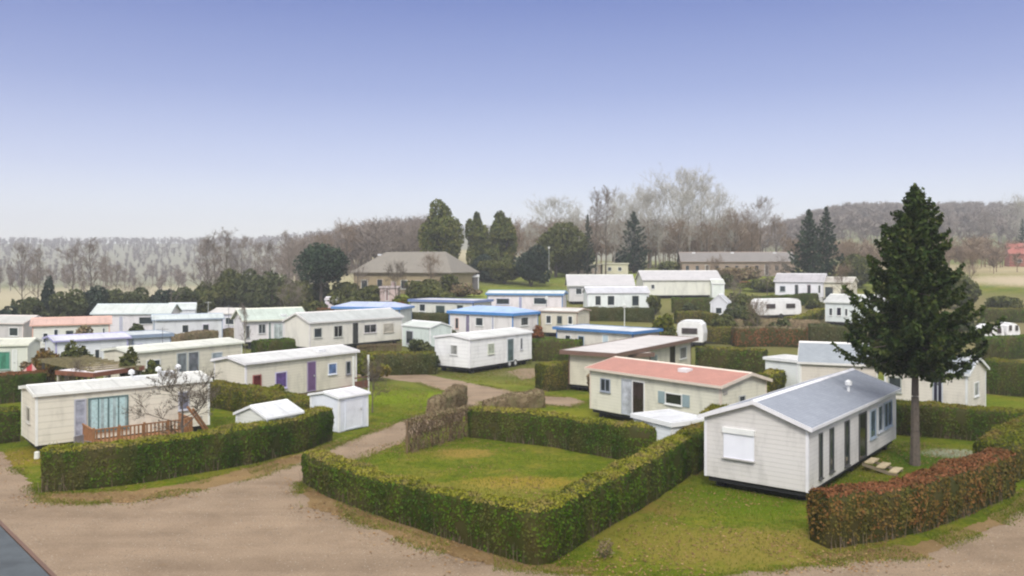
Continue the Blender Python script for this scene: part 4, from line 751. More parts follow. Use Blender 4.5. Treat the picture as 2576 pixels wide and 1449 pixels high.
# parapet of the building the picture is taken from
c0 = np.array([-5.75, 8.9]); pp = []
def onz(px, py, z): Y = (CAMZ-z)*F/(py-HY); return np.array([(px-CX)/F*Y, Y])
PZ = 6.6
i0, i1 = onz(-40, 1272, PZ), onz(160, 1470, PZ); dd = (i1-i0)/np.linalg.norm(i1-i0); nn = np.array([dd[1], -dd[0]])
if nn[1] > 0 and nn[0] > 0: nn = -nn
A0, A1 = i0-dd*2.5, i1+dd*2.0; Lq = float(np.linalg.norm(A1-A0)); rq = math.atan2(*dd[::-1]); sg = 1 if (np.array([-dd[1], dd[0]]) @ nn) > 0 else -1
par = empty('parapet', (A0[0], A0[1], 0), rq, 'dark slate-topped parapet edge crossing the bottom left corner of the picture', 'parapet')
m = MB(); m.box(0, sg*.06, 0, Lq, sg*.30, PZ-.08); m.build('wall', paint((.42, .36, .28), .9, .15, name='render_wall'), par)
m = MB(); m.box(-.05, sg*.02, PZ-.075, Lq+.05, sg*.36, PZ); m.build('coping', paint((.055, .065, .07), .6, .2, name='slate_coping', sc=4), par, bevel=.008)
m = MB(); m.box(-.06, -sg*.012, PZ-.13, Lq+.06, sg*.017, PZ-.002); m.build('edge_trim', paint((.12, .06, .035), .6, .1, name='brown_trim'), par)
p = unproj(93, 1153); m = MB(); m.tube((0, 0, -.05), (0, 0, .3), .13, .11, 8); tag(m.build('marker_stone', paint((.7, .7, .62), .8, .1, name='white_stone'), None, (p[0], p[1], 0), 0, bevel=.02), 'small white marker stone on the grass at the left hedge corner', 'stone')
# poles
def pole(label, px, ytop, Y, r0=.06, c=(.5, .5, .48), lamp=True, name='street_lamp', cat='lamp'):
    p = at(px, Y); z = tz(*p); h = CAMZ-(ytop-HY)*Y/F-z
    root = empty(name, (p[0], p[1], z), 0, label, cat)
    m = MB(); m.tube((0, 0, -.2), (0, 0, h), r0, r0*.6, 8); m.build('pole', paint(c, .5, .15, name='pole_paint'), root)
    m = MB()
    if lamp: m.tube((0, 0, h), (0, 0, h+.12), .2, .08, 8); m.box(-.16, -.16, h-.25, .16, .16, h-.01); m.build('lantern', paint((.6, .6, .56), .4, .1, name='lantern'), root)
    else:
        m.beam((-.5, 0, h-.15), (.5, 0, h-.15), .03, .03); [m.beam((x, -.25, h-.15), (x, .25, h-.15), .02, .02) for x in (-.45, -.2, .05, .3)]; m.build('antenna', gmetal, root)
pole('tall pale lamp post among the trees behind the blue-edged homes', 1381, 622, 150)
pole('thin white lamp post in front of the hedge behind the flat blue-edged roof', 1571, 768, 88, c=(.75, .75, .7))
pole('thin dark aerial mast beside the small white home at the left', 575, 768, 96, .04, (.2, .2, .22), False, 'aerial_mast', 'mast')
pole('thin dark aerial mast in front of the blue boarded home', 409, 824, 69, .035, (.15, .15, .18), False, 'aerial_mast', 'mast')
pole('grey lamp post in front of the rounded end of the farthest blue-edged home', 1375, 748, 93, .09, (.3, .3, .3))
# post and rail fence on the bank
a_, b_ = at(1862, 140), at(2010, 138); Lf = float(np.linalg.norm(b_-a_)); rf_ = math.atan2(*(b_-a_)[::-1]); zf = tz(*((a_+b_)/2))
fe = empty('rail_fence', (a_[0], a_[1], zf), rf_, 'brown timber rail fence on the bank in front of the long brick building', 'fence')
for x in np.linspace(0, Lf, 6): m = MB(); m.box(x-.06, -.06, -.6, x+.06, .06, 1.2); m.build('post', wood, fe)
for z in (.5, 1.0): m = MB(); m.box(-.1, -.1, z, Lf+.1, -.062, z+.14); m.build('rail', wood, fe)
# ------------------------------------------------------------------ trees
class Strips:
    def __init__(s): s.a = []; s.b = []; s.w = []
    def add(s, a, b, w_): s.a.append(a); s.b.append(b); s.w.append(w_)
    def mesh(s, r):
        A = np.array(s.a); B = np.array(s.b); W_ = np.array(s.w)[:, None]; d = B-A; t = r.normal(size=A.shape); u = np.cross(d, t); u /= np.maximum(np.linalg.norm(u, axis=1, keepdims=True), 1e-9)
        V = np.stack([A-u*W_/2, A+u*W_/2, B+u*W_/5, B-u*W_/5], 1).reshape(-1, 3); return V, np.arange(len(A)*4).reshape(-1, 4)
def bare_arrays(H, spread, r, first=.25, n1=12, n2=6, n3=6, n4=5, up=.7, tr=.02, tw=.03, lean=.02, shape=.5):
    """trunk MB and twig strips of a leafless tree; branches grow out of the trunk and fork three times"""
    mb = MB(); S = Strips(); pts = [np.zeros(3)]; n = 9
    for i in range(n): pts.append(pts[-1]+np.array([r.normal(0, lean)*H/n*3, r.normal(0, lean)*H/n*3, H*.93/n]))
    rad = lambda t: H*tr*(1-t*.9)
    for i in range(n): mb.tube(pts[i] if i else pts[i]-[0, 0, .3], pts[i+1], rad(i/n)*(1.25 if i == 0 else 1), rad((i+1)/n), 7)
    P = lambda t: pts[min(n-1, int(t*n))]+(pts[min(n, int(t*n)+1)]-pts[min(n-1, int(t*n))])*(t*n-int(t*n))
    def grow(a, d, L, w_, lev):
        k = 3; p = a; dirn = d; out_ = []
        for i in range(k):
            dirn = dirn+r.normal(0, .16, 3)+np.array([0, 0, .08]); dirn /= np.linalg.norm(dirn); q = p+dirn*L/k; ww = w_*(1-i/k*.6)
            if lev <= 1: mb.tube(p, q, ww, ww*.75, 5)
            elif lev == 2: S.add(p, q, max(ww*1.7, tw*1.1))
            else: S.add(p, q, tw*(1-.25*i))
            out_.append((p, q, dirn)); p = q
        if lev < 4:
            nn_ = (0, n2, n3, n4)[lev]
            for j in range(nn_):
                t = r.uniform(.25, 1); i = min(k-1, int(t*k)); b0, b1, dd_ = out_[i]; b = b0+(b1-b0)*(t*k-i); e = r.normal(size=3); e -= dd_*(e@dd_); e /= np.linalg.norm(e)
                nd = dd_*r.uniform(.5, 1.0)+e*r.uniform(.5, 1)+np.array([0, 0, .25*up]); nd /= np.linalg.norm(nd); grow(b, nd, L*r.uniform(.4, .62), ww*.55, lev+1)
    for i in range(n1):
        t = first+(1-first)*((i+.5)/n1)**.85; az = i*2.4+r.normal(0, .4); L = spread*(1-abs((t-first)/(1-first)-.35)**1.3*shape-.15*r.random())*(1 if t < .9 else .7)
        el_ = up*(.5+.7*t); d = np.array([math.cos(az)*math.cos(el_), math.sin(az)*math.cos(el_), math.sin(el_)]); grow(P(min(t, .98)), d, L, rad(t)*.55, 1)
    return mb, S
def tree_thing(name, label, cat, group, loc, trunk_me, crown_me, rz=0., sc=1.):
    root = empty(name, loc, rz, label, cat, group); root.scale = (sc, sc, sc) if np.isscalar(sc) else sc
    link('trunk', trunk_me, root); link('crown', crown_me, root); return root
BT = {}; BH = {}
def bare_proto(kind, seed):
    k = (kind, seed)
    if k in BT: return BT[k]
    r = np.random.default_rng(seed)
    P_ = dict(round=dict(H=10, spread=4.6, n1=14, up=.75, tw=.036), slim=dict(H=10, spread=2.3, n1=15, up=1.05, tw=.034, tr=.012, shape=.3), tall=dict(H=10, spread=3.4, first=.32, n1=14, up=.85, tw=.034, tr=.014),
        pale=dict(H=10, spread=4.2, first=.2, n1=18, n3=6, up=.95, tw=.03, tr=.015), fork=dict(H=10, spread=5.0, first=.42, n1=5, n2=4, n3=3, n4=3, up=.9, tw=.03, tr=.034), red=dict(H=10, spread=4.2, n1=16, up=.8, tw=.042), small=dict(H=10, spread=5.0, first=.22, n1=9, n2=5, n3=5, n4=4, up=.55, tw=.05, tr=.022, shape=.3), garden=dict(H=10, spread=5.2, first=.26, n1=10, n2=6, n3=6, n4=5, up=.6, tw=.085, tr=.024, shape=.3))[kind]
    mb, S = bare_arrays(r=r, **P_)

    V, Q = S.mesh(r); cm = {'pale': TWIG_PALE, 'red': TWIG_RED, 'garden': TWIG_BROWN}.get(kind, TWIG)
    BH[k] = float(np.percentile(V[:, 2], 99.7)); BT[k] = (mb.mesh('trunk', BARK_PALE if kind == 'pale' else BARK), np_mesh('crown', V, Q, cm)); return BT[k]
def bare(label, kind, px, ytop, Y, seed=1, wide=1., zoff=0., name='bare_tree', group='leafless trees round the park', wx=None):
    p = at(px, Y); z = tz(*p)+zoff; h = CAMZ-(ytop-HY)*Y/F-z; t, c = bare_proto(kind, seed); s_ = h/max(BH[(kind, seed)], 9.)
    return tree_thing(name, label, 'tree', group, (p[0], p[1], z), t, c, px*.37 % 6.28, (s_*wide, s_*wide, s_))
L_ = [('leafless tree with an ivy-wrapped trunk, first from the left edge', 'tall', 55, 600, 122, 1, .8), ('thin leafless tree just right of the ivy-wrapped one at the left', 'slim', 98, 618, 135, 2, 1),
 ('slender bare tree over the dark bushes, left of the tallest thin one', 'slim', 186, 612, 150, 3, 1.2), ('tallest thin bare tree over the dark bushes at the left', 'slim', 228, 598, 146, 4, 1.3),
 ('faint bare tree beyond the dark bushes, right of the tallest thin one', 'slim', 268, 640, 175, 2, 1.4), ('small bare tree over the bushes above the wide greenish roof', 'tall', 292, 655, 140, 5, 1),
 ('low bushy bare tree left of the forked pollard', 'round', 347, 690, 125, 6, .9), ('dark forked pollard tree with two stubby limbs, above the left homes', 'fork', 430, 672, 116, 7, .75),
 ('tall slim bare tree leading the row right of the forked pollard', 'slim', 522, 582, 130, 3, 1.2), ('second slim bare tree in the row right of the forked pollard', 'slim', 546, 606, 150, 4, 1.3),
 ('tallest slim bare tree in the row above the small white home', 'slim', 565, 572, 142, 2, 1.3), ('bare tree with a fine crown above the left end of the mint-banded home', 'tall', 612, 592, 145, 8, .9),
 ('bare tree above the middle of the mint-banded home', 'tall', 650, 600, 160, 1, 1), ('bare tree above the right part of the mint-banded home', 'slim', 684, 604, 150, 4, 1.3), ('bare tree above the right end of the mint-banded home', 'tall', 722, 580, 172, 8, .9),
 ('brown twiggy tree left of the dark spreading tree', 'round', 760, 585, 180, 6, .8), ('broad brown bare tree behind the dark spreading tree', 'red', 812, 575, 190, 9, .9), ('broadest brown bare tree, a dome above the left end of the large tiled roof', 'red', 872, 548, 200, 10, 1.1),
 ('brown bare tree right of the dome-shaped one above the tiled roof', 'red', 925, 568, 205, 9, 1), ('brown bare tree above the middle of the large tiled roof', 'round', 968, 560, 190, 6, 1), ('upright bare tree left of the big dark cypress', 'tall', 1010, 556, 180, 1, 1), ('upright bare tree touching the left side of the big dark cypress', 'tall', 1040, 552, 175, 8, .9),
 ('small dark bare tree in front of the large tiled house', 'garden', 996, 655, 112, 11, .8), ('pale bare tree between the two middle cypresses and the ivy-clad tree', 'pale', 1335, 560, 175, 12, .8),
 ('wide pale bare crown above the round ivy-clad tree', 'pale', 1388, 492, 165, 13, 1.1), ('pale bare tree right of the wide pale crown', 'pale', 1452, 512, 178, 12, .8),
 ('left of the two straight tall bare trunks behind the low flat buildings', 'slim', 1498, 472, 160, 2, .9), ('right of the two straight tall bare trunks behind the low flat buildings', 'slim', 1524, 466, 160, 4, .9),
 ('pale feathery tree right of the two straight trunks', 'pale', 1566, 478, 178, 13, .8), ('pale feathery tree above the dark pointed fir', 'pale', 1612, 462, 190, 12, .9),
 ('tall pale bare tree left of the highest one', 'pale', 1660, 448, 186, 14, .9), ('highest pale bare tree of the wood in the centre right', 'pale', 1712, 418, 184, 13, 1.05), ('tall pale bare tree right of the highest one', 'pale', 1762, 436, 188, 12, .95),
 ('pale bare tree at the right shoulder of the tall wood', 'pale', 1808, 474, 184, 14, .9), ('pale bare tree between the two straight trunks and the pointed fir', 'pale', 1545, 500, 170, 12, .9), ('pale bare tree behind the pointed fir, right side', 'pale', 1635, 470, 195, 14, 1.0), ('wide pale bare tree under the highest crown', 'pale', 1738, 470, 176, 13, 1.1), ('pale bare tree under the left shoulder of the tall wood', 'pale', 1590, 505, 180, 14, 1.1), ('greyish bare tree behind the right end of the tall wood', 'pale', 1840, 520, 192, 12, 1.1), ('pale slim bare tree right of the wide pale crown, before the two trunks', 'pale', 1430, 540, 172, 14, 1),
 ('reddish bare tree below the highest pale crowns', 'red', 1705, 540, 170, 9, 1), ('reddish bare tree at the right end of the tall wood', 'red', 1850, 512, 178, 10, 1),
 ('reddish bare tree over the left part of the long brick building', 'red', 1780, 545, 172, 9, 1), ('reddish twiggy tree over the middle of the long brick building', 'red', 1890, 540, 175, 10, .9), ('upright bare tree with a tall tip above the long brick building', 'tall', 1918, 492, 176, 8, .9),
 ('reddish bare tree over the right end of the long brick building', 'red', 1952, 530, 178, 9, .8), ('low reddish bare tree right of the twin-topped fir', 'red', 2140, 610, 165, 10, .9),
 ('brown bare tree showing right of the spruce, before the fields', 'red', 2440, 620, 128, 9, .8), ('pale bare tree on the ridge at the right edge', 'pale', 2560, 485, 260, 12, .8),
 ('bare tree on the ridge right of the spruce top', 'tall', 2480, 525, 300, 1, 1), ('thin bare tree left of the mint-banded home, its stem like a pole', 'slim', 614, 762, 76, 3, .7)]
for (lb, kd, px, yt, Y, sd, wd) in L_: bare(lb, kd, px, yt, Y, sd, wd)
bare('small bare ornamental tree with pale buds by the timber deck of the cream home', 'garden', 455, 926, 38.5, 21, 1.3)
bare('small leafy-topped young tree on the lawn right of the upright white shed', 'garden', 937, 900, 49.5, 11, .75)
bare('small twisted bare tree at the left behind the cream home with the deck', 'garden', 205, 900, 50, 5, .8)
def conifer_arrays(H, R, z0, r, nb=200, per=80, card=.15, droop=.25, ragged=.3, power=.85, trunk=.022):
    mb = MB(); n = 8
    for i in range(n): mb.tube((0, 0, H*i/n-(.3 if i == 0 else 0)), (0, 0, H*(i+1)/n*.985), H*trunk*(1-i/n*.9)*(1.2 if i == 0 else 1), H*trunk*(1-(i+1)/n*.9)+.004, 8)
    Ps = []; Ns = []
    for i in range(nb):
        t = (i+.5)/nb; z = z0+(H-z0)*t; az = i*2.399+r.normal(0, .3); L = R*((1-t)**power)*r.uniform(1-ragged, 1+ragged*.55)+.12*R*(1-t)+.04*R
        if t < .12: L *= .55+t*3.75
        m_ = max(6, int(per*L/R)); s_ = r.random(m_)**.75; u = np.array([math.cos(az), math.sin(az)]); lat = np.array([-u[1], u[0]]); wd = r.normal(0, 1, m_)*.10*L*(1.15-s_)+r.normal(0, .05*R*.3, m_)
        rise = -droop*L*(s_-s_**2.6)-.05*L*s_+L*.10*s_**3*2; hang = -np.abs(r.normal(0, .045*R, m_))
        Ps.append(np.stack([u[0]*s_*L+lat[0]*wd, u[1]*s_*L+lat[1]*wd, z+rise+hang+.06*R*(t)], 1)); Ns.append(np.tile([u[0]*.3, u[1]*.3, .6], (m_, 1)))
        if L > R*.12: mb.tube((0, 0, z), (u[0]*L*.75, u[1]*L*.75, z-droop*L*.25), .012*H*(1-t)*.35+.008, .006, 4)
    k = 26; s_ = r.random(k); Ps.append(np.stack([r.normal(0, .035*R*.4, k), r.normal(0, .035*R*.4, k), H*(.955+.06*s_)], 1)); Ns.append(np.tile([0, 0, 1.], (k, 1)))
    mb.tube((0, 0, H*.96), (0, 0, H*1.02), .03, .012, 5)
    P = np.concatenate(Ps); V, Q = cards(P, np.concatenate(Ns), card, r, spread=1.2, asp=2.0)
    return mb, V, Q
def conifer(label, px, ybase, ytop, Y, wpx, mat, name='fir_tree', cat='tree', z0=.06, nb=110, per=50, card=None, seed=1, group='conifers', **k):
    p = at(px, Y); z = tz(*p); h = CAMZ-(ytop-HY)*Y/F-z; R = wpx/2*Y/F; r = np.random.default_rng(seed)
    mb, V, Q = conifer_arrays(h, R, h*z0, r, nb=nb, per=per, card=card or .045*R+.12, **k)
    return tree_thing(name, label, cat, group, (p[0], p[1], z), mb.mesh('trunk', BARK), np_mesh('crown', V, Q, mat))
conifer('large dark spruce with a bare lower trunk, beside the big grey-roofed home', 2302, 1170, 474, 36.5, 350, G_SPRUCE, name='spruce_tree', z0=.345, nb=215, per=300, card=.12, droop=.30, ragged=.55, seed=5, trunk=.017, power=.8)
p_ = at(2040, 140)
conifer('dark twin-topped fir behind the white home, left of its twin stem', 2034, 690, 530, 139, 118, G_CONI, nb=130, seed=6)
conifer('right stem of the twin-topped fir behind the white home at the far right', 2078, 690, 524, 140, 100, G_CONI, nb=120, seed=7)
conifer('dark pointed fir behind the low flat cream building', 1594, 668, 535, 170, 84, G_CONI, nb=120, seed=8, power=.6)
conifer('small dark irregular fir left of the two straight bare trunks', 1478, 660, 542, 158, 46, G_CONI, nb=80, seed=9, ragged=.6)
conifer('dark fir cut by the right edge on the far ridge', 2572, 600, 552, 235, 40, G_CONI, nb=70, seed=10)
def blob(r, w_, h, n, card, lobes=9, base=.0, narrow=.0):
    """leaf cards spread through a lobed crown"""
    Pp = []; Nn = []
    cs = [(r.normal(0, .2)*w_, r.normal(0, .2)*w_, h*(base+(1-base)*r.uniform(.25, .8)), r.uniform(.2, .34)) for _ in range(lobes)]+[(0, 0, h*(base+.45*(1-base)), .42)]
    for (x, y, z, q) in cs:
        k = int(n/len(cs)*(q/.3)**2); d = r.normal(size=(k, 3)); d /= np.linalg.norm(d, axis=1, keepdims=True); rr = r.uniform(.62, 1.05, k)**.6
        f = 1-narrow*max(0, (z/h-.4))
        P = np.stack([x*f+d[:, 0]*q*w_*f*rr*1.05, y*f+d[:, 1]*q*w_*f*rr*1.05, z+d[:, 2]*q*h*.8*rr], 1); P[:, :2] *= 1.0; Pp.append(P); Nn.append(d)
    P = np.concatenate(Pp); N = np.concatenate(Nn); k = (P[:, 2] > h*base) & (vnoise(P, 5.5/max(w_, h), 3) > -.42); P = P[k]; N = N[k]
    return cards(P, N, card, r, spread=1.1)
def bush(label, px, ytop, Y, wpx, mat, seed=1, name='bush', cat='bush', group='evergreen bushes', n=None, card=None, ybase=None, narrow=.2, trunk=False, base=0.):
    p = at(px, Y) if Y else None
    z = tz(*p); h = CAMZ-(ytop-HY)*Y/F-z; w_ = wpx*Y/F; r = np.random.default_rng(seed*13+int(abs(px)))
    n = n or int(min(9000, 900+w_*h*130)); card = card or (.10+Y*.0016)
    V, Q = blob(r, w_, h, n, card, base=base, narrow=narrow)
    if trunk:
        mb = MB(); mb.tube((0, 0, -.2), (0, 0, h*.7), .03*h+.03, .015*h, 7)
        for i in range(5): az = i*1.3; mb.tube((0, 0, h*(base*.8+.08*i)), (math.cos(az)*w_*.3, math.sin(az)*w_*.3, h*(base+.15+.1*i)), .012*h, .006*h, 5)
        return tree_thing(name, label, cat, group, (p[0], p[1], z), mb.mesh('trunk', BARK), np_mesh('crown', V, Q, mat))
    root = empty(name, (p[0], p[1], z), 0, label, cat, group); link('foliage', np_mesh('foliage', V, Q, mat), root)
    mb = MB()
    for i in range(5): az = i*1.26+r.random(); mb.tube((0, 0, -.1), (math.cos(az)*w_*.25, math.sin(az)*w_*.25, h*.6), .02*h+.01, .008*h, 5)
    link('stem', mb.mesh('stem', BARK), root); return root
bush('broad dark umbrella-shaped evergreen left of the large tiled house', 808, 620, 124, 165, G_CONI, 2, 'evergreen_tree', 'tree', 'evergreen trees', n=9000, trunk=True, base=.42)
bush('big dark oval cypress right of the large tiled roof, tallest of the evergreens', 1106, 508, 150, 118, G_THUJA, 3, 'cypress_tree', 'tree', 'evergreen trees', n=12000, trunk=True, base=.04, narrow=.9)
bush('olive cypress right of the tallest one', 1207, 528, 156, 74, G_THUJA, 4, 'cypress_tree', 'tree', 'evergreen trees', n=9000, trunk=True, base=.04, narrow=1.1)
bush('olive-brown cypress second to the right of the tallest one', 1268, 538, 158, 80, G_THUJA, 5, 'cypress_tree', 'tree', 'evergreen trees', n=9000, trunk=True, base=.04, narrow=.9)
bush('round ivy-clad tree under the wide pale bare crown', 1398, 560, 157, 120, G_IVY, 6, 'ivy_clad_tree', 'tree', 'evergreen trees', n=9000, trunk=True, base=.15, narrow=.2)
for a_ in [('dark oval bush below the ivy-clad tree, beside the tall lamp post', 1336, 610, 142, 88, G_BLUE, 7), ('dark bush under the olive cypresses beside the white-capped kiosk', 1212, 638, 150, 62, G_BLUE, 8), ('dark bush left of the pointed fir behind the flat buildings', 1562, 632, 174, 40, G_BLUE, 9),
    ('olive bush under the ivy-clad tree', 1425, 620, 160, 70, G_IVY, 10), ('brown olive thicket right of the kiosk on the bank', 1270, 655, 146, 90, G_IVY, 11), ('olive thicket left of the long brick building', 1690, 655, 168, 80, G_IVY, 12),
    ('dark bush at the left edge below the tan field', 8, 770, 98, 70, G_BLUE, 13), ('dark green bush second from the left edge', 66, 742, 106, 80, G_BUSH, 14), ('ivy-covered stump rising above the dark bushes', 124, 682, 112, 34, G_BLUE, 15), ('big dark green bush below the slender bare trees', 170, 722, 110, 96, G_BUSH, 16),
    ('blackish green bush left of the wide greenish roof', 232, 712, 113, 84, G_BLUE, 17), ('dark bush above the left end of the wide greenish roof', 292, 728, 116, 80, G_BUSH, 18), ('olive bush above the right end of the wide greenish roof', 352, 722, 120, 76, G_BUSH, 19),
    ('dark bush behind the forked pollard', 405, 716, 122, 80, G_BLUE, 20), ('dark bush right of the forked pollard', 462, 722, 120, 80, G_BUSH, 21), ('olive bush behind the small white home', 520, 690, 128, 80, G_IVY, 22), ('tall olive bush above the small white home', 572, 676, 133, 86, G_IVY, 23),
    ('olive green bush above the mint-banded home', 630, 672, 132, 84, G_BUSH, 24), ('dark bush above the right end of the mint-banded home', 690, 684, 127, 84, G_BUSH, 25), ('bush at the foot of the umbrella-shaped evergreen', 752, 700, 121, 80, G_IVY, 26), ('dark bush right under the umbrella-shaped evergreen', 805, 705, 126, 70, G_BUSH, 27),
    ('olive shrub at the left wall of the large tiled house', 870, 705, 124, 64, G_IVY, 28), ('olive shrub in front of the large tiled house', 928, 712, 121, 60, G_IVY, 29), ('twiggy olive shrub at the right corner of the large tiled house', 1062, 696, 122, 80, G_IVY, 30), ('olive brown shrub right of the large tiled house', 1128, 688, 126, 70, G_IVY, 31),
    ('bright green shrub in front of the large tiled house', 1005, 742, 104, 46, G_OLIVE, 32), ('small rust-coloured shrub left of the long blue-striped home', 1012, 758, 99, 26, G_BEECH, 33), ('fresh green shrub on the path edge before the brownish hedge', 932, 898, 63, 60, G_OLIVE, 34),
    ('yellow-green conical bush left of the white caravan roof', 1668, 786, 82, 46, G_OLIVE, 35), ('green bush on the slope below the long brick building', 1870, 735, 112, 90, G_IVY, 36), ('green thicket left of the touring caravan', 1850, 765, 98, 80, G_BUSH, 37), ('olive thicket right of the gabled shed', 1892, 778, 92, 50, G_IVY, 38),
    ('brown thicket between the far white home and the spruce', 2150, 640, 140, 90, G_IVY, 39), ('brown scrub right of the spruce before the field', 2420, 690, 112, 90, G_IVY, 40), ('dark thicket right of the spruce behind the hedge', 2400, 775, 92, 100, G_BUSH, 41), ('light green shrub before the deck of the home with the lattice fence', 1060, 842, 74, 60, G_BUSH, 42),
    ('olive shrub left of the yellowish bank hedge', 1742, 760, 103, 40, G_BUSH, 43), ('green shrub under the bare tree behind the cream home', 388, 888, 50, 60, G_IVY, 44), ('brown-green shrub behind the red striped awning', 118, 872, 60, 70, G_BEECHG, 45), ('small shrub at the foot of the home with purple shutters', 690, 965, 50.5, 60, G_OLIVE, 46)]:
    bush(a_[0], *a_[1:])
for a_ in [('bare brown shrub against the back corner of the pink-roofed home', 1500, 925, 52, 40, G_BROWN, 60), ('olive shrub beside the white porch of the home on the rise', 1648, 742, 108, 34, G_IVY, 61), ('brown scrub behind the hedge right of the touring caravan', 2050, 752, 112, 50, G_IVY, 62),
    ('wide brown scrub on the bank under the long brick building', 1790, 690, 140, 100, G_IVY, 63), ('olive scrub on the bank left of the far right white home', 1920, 700, 134, 80, G_IVY, 64), ('brownish scrub in front of the long brick building', 1860, 672, 148, 90, G_BROWN, 65), ('dull scrub between the gabled shed and the copper brown hedge', 1820, 790, 90, 70, G_IVY, 66),
    ('olive scrub in front of the touring caravan', 1960, 800, 86, 70, G_BUSH, 67), ('dark shrub behind the right end of the mint-banded home', 790, 752, 110, 60, G_IVY, 68), ('brown shrub behind the blue-patched roof', 880, 742, 112, 70, G_IVY, 69), ('olive shrub left of the brick outbuilding', 930, 738, 116, 40, G_IVY, 70),
    ('olive brown thicket behind the long blue-striped home', 1090, 715, 118, 80, G_IVY, 71), ('brown thicket right behind the long blue-striped home', 1160, 712, 125, 70, G_BROWN, 72), ('green thicket under the tallest cypress', 1110, 640, 146, 80, G_IVY, 73), ('olive thicket between the middle cypresses', 1240, 625, 152, 70, G_IVY, 74), ('olive thicket right of the ivy-clad tree', 1455, 612, 166, 60, G_IVY, 75),
    ('dark shrub between the lavender-edged home and the pergola', 180, 862, 57, 60, G_IVY, 76), ('brown shrub at the left end of the lavender-edged home', 116, 850, 62, 50, G_BROWN, 77), ('olive shrub behind the canopy', 330, 872, 52, 46, G_IVY, 78), ('dark shrub between the two rows of homes at the left', 345, 812, 80, 50, G_BUSH, 79), ('brown shrub left of the boarded blue home', 205, 812, 79, 40, G_BROWN, 80),
    ('olive shrub at the right end of the long cream home', 632, 905, 58, 40, G_IVY, 81), ('dark shrub between the white home on wheels and the path', 1080, 880, 68, 50, G_BUSH, 82), ('rust shrub below the grey lamp post', 1352, 812, 80, 40, G_BEECH, 83), ('brown shrub behind the cream home with the brown-edged roof', 1455, 822, 82, 50, G_BROWN, 84), ('olive shrub right of the flat blue-edged roof', 1690, 822, 73, 50, G_IVY, 85),
    ('brown scrub at the right edge above the small caravans', 2520, 745, 108, 90, G_IVY, 86), ('brown scrub at the left edge between hedge and home', 90, 900, 60, 50, G_BROWN, 87), ('dull green shrub right of the far white annexe', 2175, 745, 104, 70, G_IVY, 88)]:
    bush(a_[0], *a_[1:])
for a_ in [('small brown bare tree standing over the copper brown hedge', 'red', 1905, 745, 88, 9, 1), ('bare tree before the long brick building, left of centre', 'red', 1800, 640, 138, 10, 1), ('bare tree before the right end of the long brick building', 'round', 1965, 640, 136, 6, 1), ('bare tree at the left end of the large tiled house', 'round', 900, 640, 122, 6, .9), ('bare tree at the right end of the large tiled house', 'red', 1085, 630, 124, 9, .9), ('small bare tree between the mint-banded home and the umbrella-shaped evergreen', 'round', 735, 690, 108, 6, .9),
    ('bare sapling left of the far white home at the right', 'tall', 1930, 655, 122, 1, 1), ('bare sapling behind the gabled shed on the rise', 'tall', 1845, 700, 110, 8, .9), ('bare twiggy tree before the twin-topped fir', 'red', 2120, 655, 112, 10, .8)]: bare(*a_)
bush('little twiggy brown shrub alone on the foreground grass', 1521, 1352, 24.9, 46, G_BROWN, 50, n=260, card=.05)
hedge('rust-coloured hedge between the mint-banded home and the blue-patched roof', [(788, 776, 1.7), (812, 776, 1.7), (838, 778, 1.7)], W=1.2, leafm=G_BEECH)
lattice('tangled bare trellis hedge in front of the cream home with the pale grey roof', (901, 866), (1008, 858), 1.4, rng)
# ------------------------------------------------------------------ far-off woods: each one mass
def wood_mass(name, N, pxr, Yr, hr, mat, r, wide=.45, nst=46, tw=.12, pxd=None):
    px = r.uniform(*pxr, N); Y = Yr[0]+(Yr[1]-Yr[0])*r.random(N)**.8; X = (px-CX)/F*Y; Z = terrain(X, Y); H = r.uniform(*hr, N)
    protos = []
    for s_ in range(4):
        rr = np.random.default_rng(s_+40); n = nst; t = rr.uniform(.25, .8, n); az = rr.uniform(0, 6.28, n); L = wide*(1-np.abs(t-.5))*rr.uniform(.5, 1, n); a_ = np.stack([rr.normal(0, .02, n), rr.normal(0, .02, n), t], 1)
        el_ = rr.uniform(.3, 1.1, n); b_ = a_+np.stack([np.cos(az)*np.cos(el_)*L, np.sin(az)*np.cos(el_)*L, np.sin(el_)*L*1.0], 1)
        a2 = a_+(b_-a_)*rr.uniform(.3, .9, (n, 1)); a2 = np.repeat(a2, 3, 0); b2 = a2+np.stack([rr.normal(0, .09, 3*n), rr.normal(0, .09, 3*n), rr.uniform(0, .15, 3*n)], 1)
        A = np.concatenate([[[0, 0, -.03]], a_, a2]); B = np.concatenate([[[0, 0, .85]], b_, b2]); protos.append((A, B, np.concatenate([[2.6], np.full(n, 1.3), np.full(3*n, .9)])))
    Vs = []
    for i in range(N):
        A, B, w_ = protos[i % 4]; sc = np.array([H[i], H[i], H[i]]); o_ = np.array([X[i], Y[i], Z[i]]); c_, s_ = math.cos(i), math.sin(i); Rm = np.array([[c_, -s_, 0], [s_, c_, 0], [0, 0, 1]])
        A = (A @ Rm.T)*sc+o_; B = (B @ Rm.T)*sc+o_; t = r.normal(size=A.shape); u = np.cross(B-A, t); u /= np.linalg.norm(u, axis=1, keepdims=True); W_ = (w_*tw*(1+Y[i]/600))[:, None]
        Vs.append(np.stack([A-u*W_/2, A+u*W_/2, B+u*W_/4, B-u*W_/4], 1).reshape(-1, 3))
    V = np.concatenate(Vs); return tag(link(name, np_mesh(name, V, np.arange(len(V)).reshape(-1, 4), mat)), None, None, None, 'stuff')
def lab(o, l, c='wood'): o['label'] = l; o['category'] = c
lab(wood_mass('distant_wood', 420, (-250, 900), (230, 620), (3, 10), TWIG, rng, wide=.26), 'grey bare wood fading into haze beyond the bushes at the left')
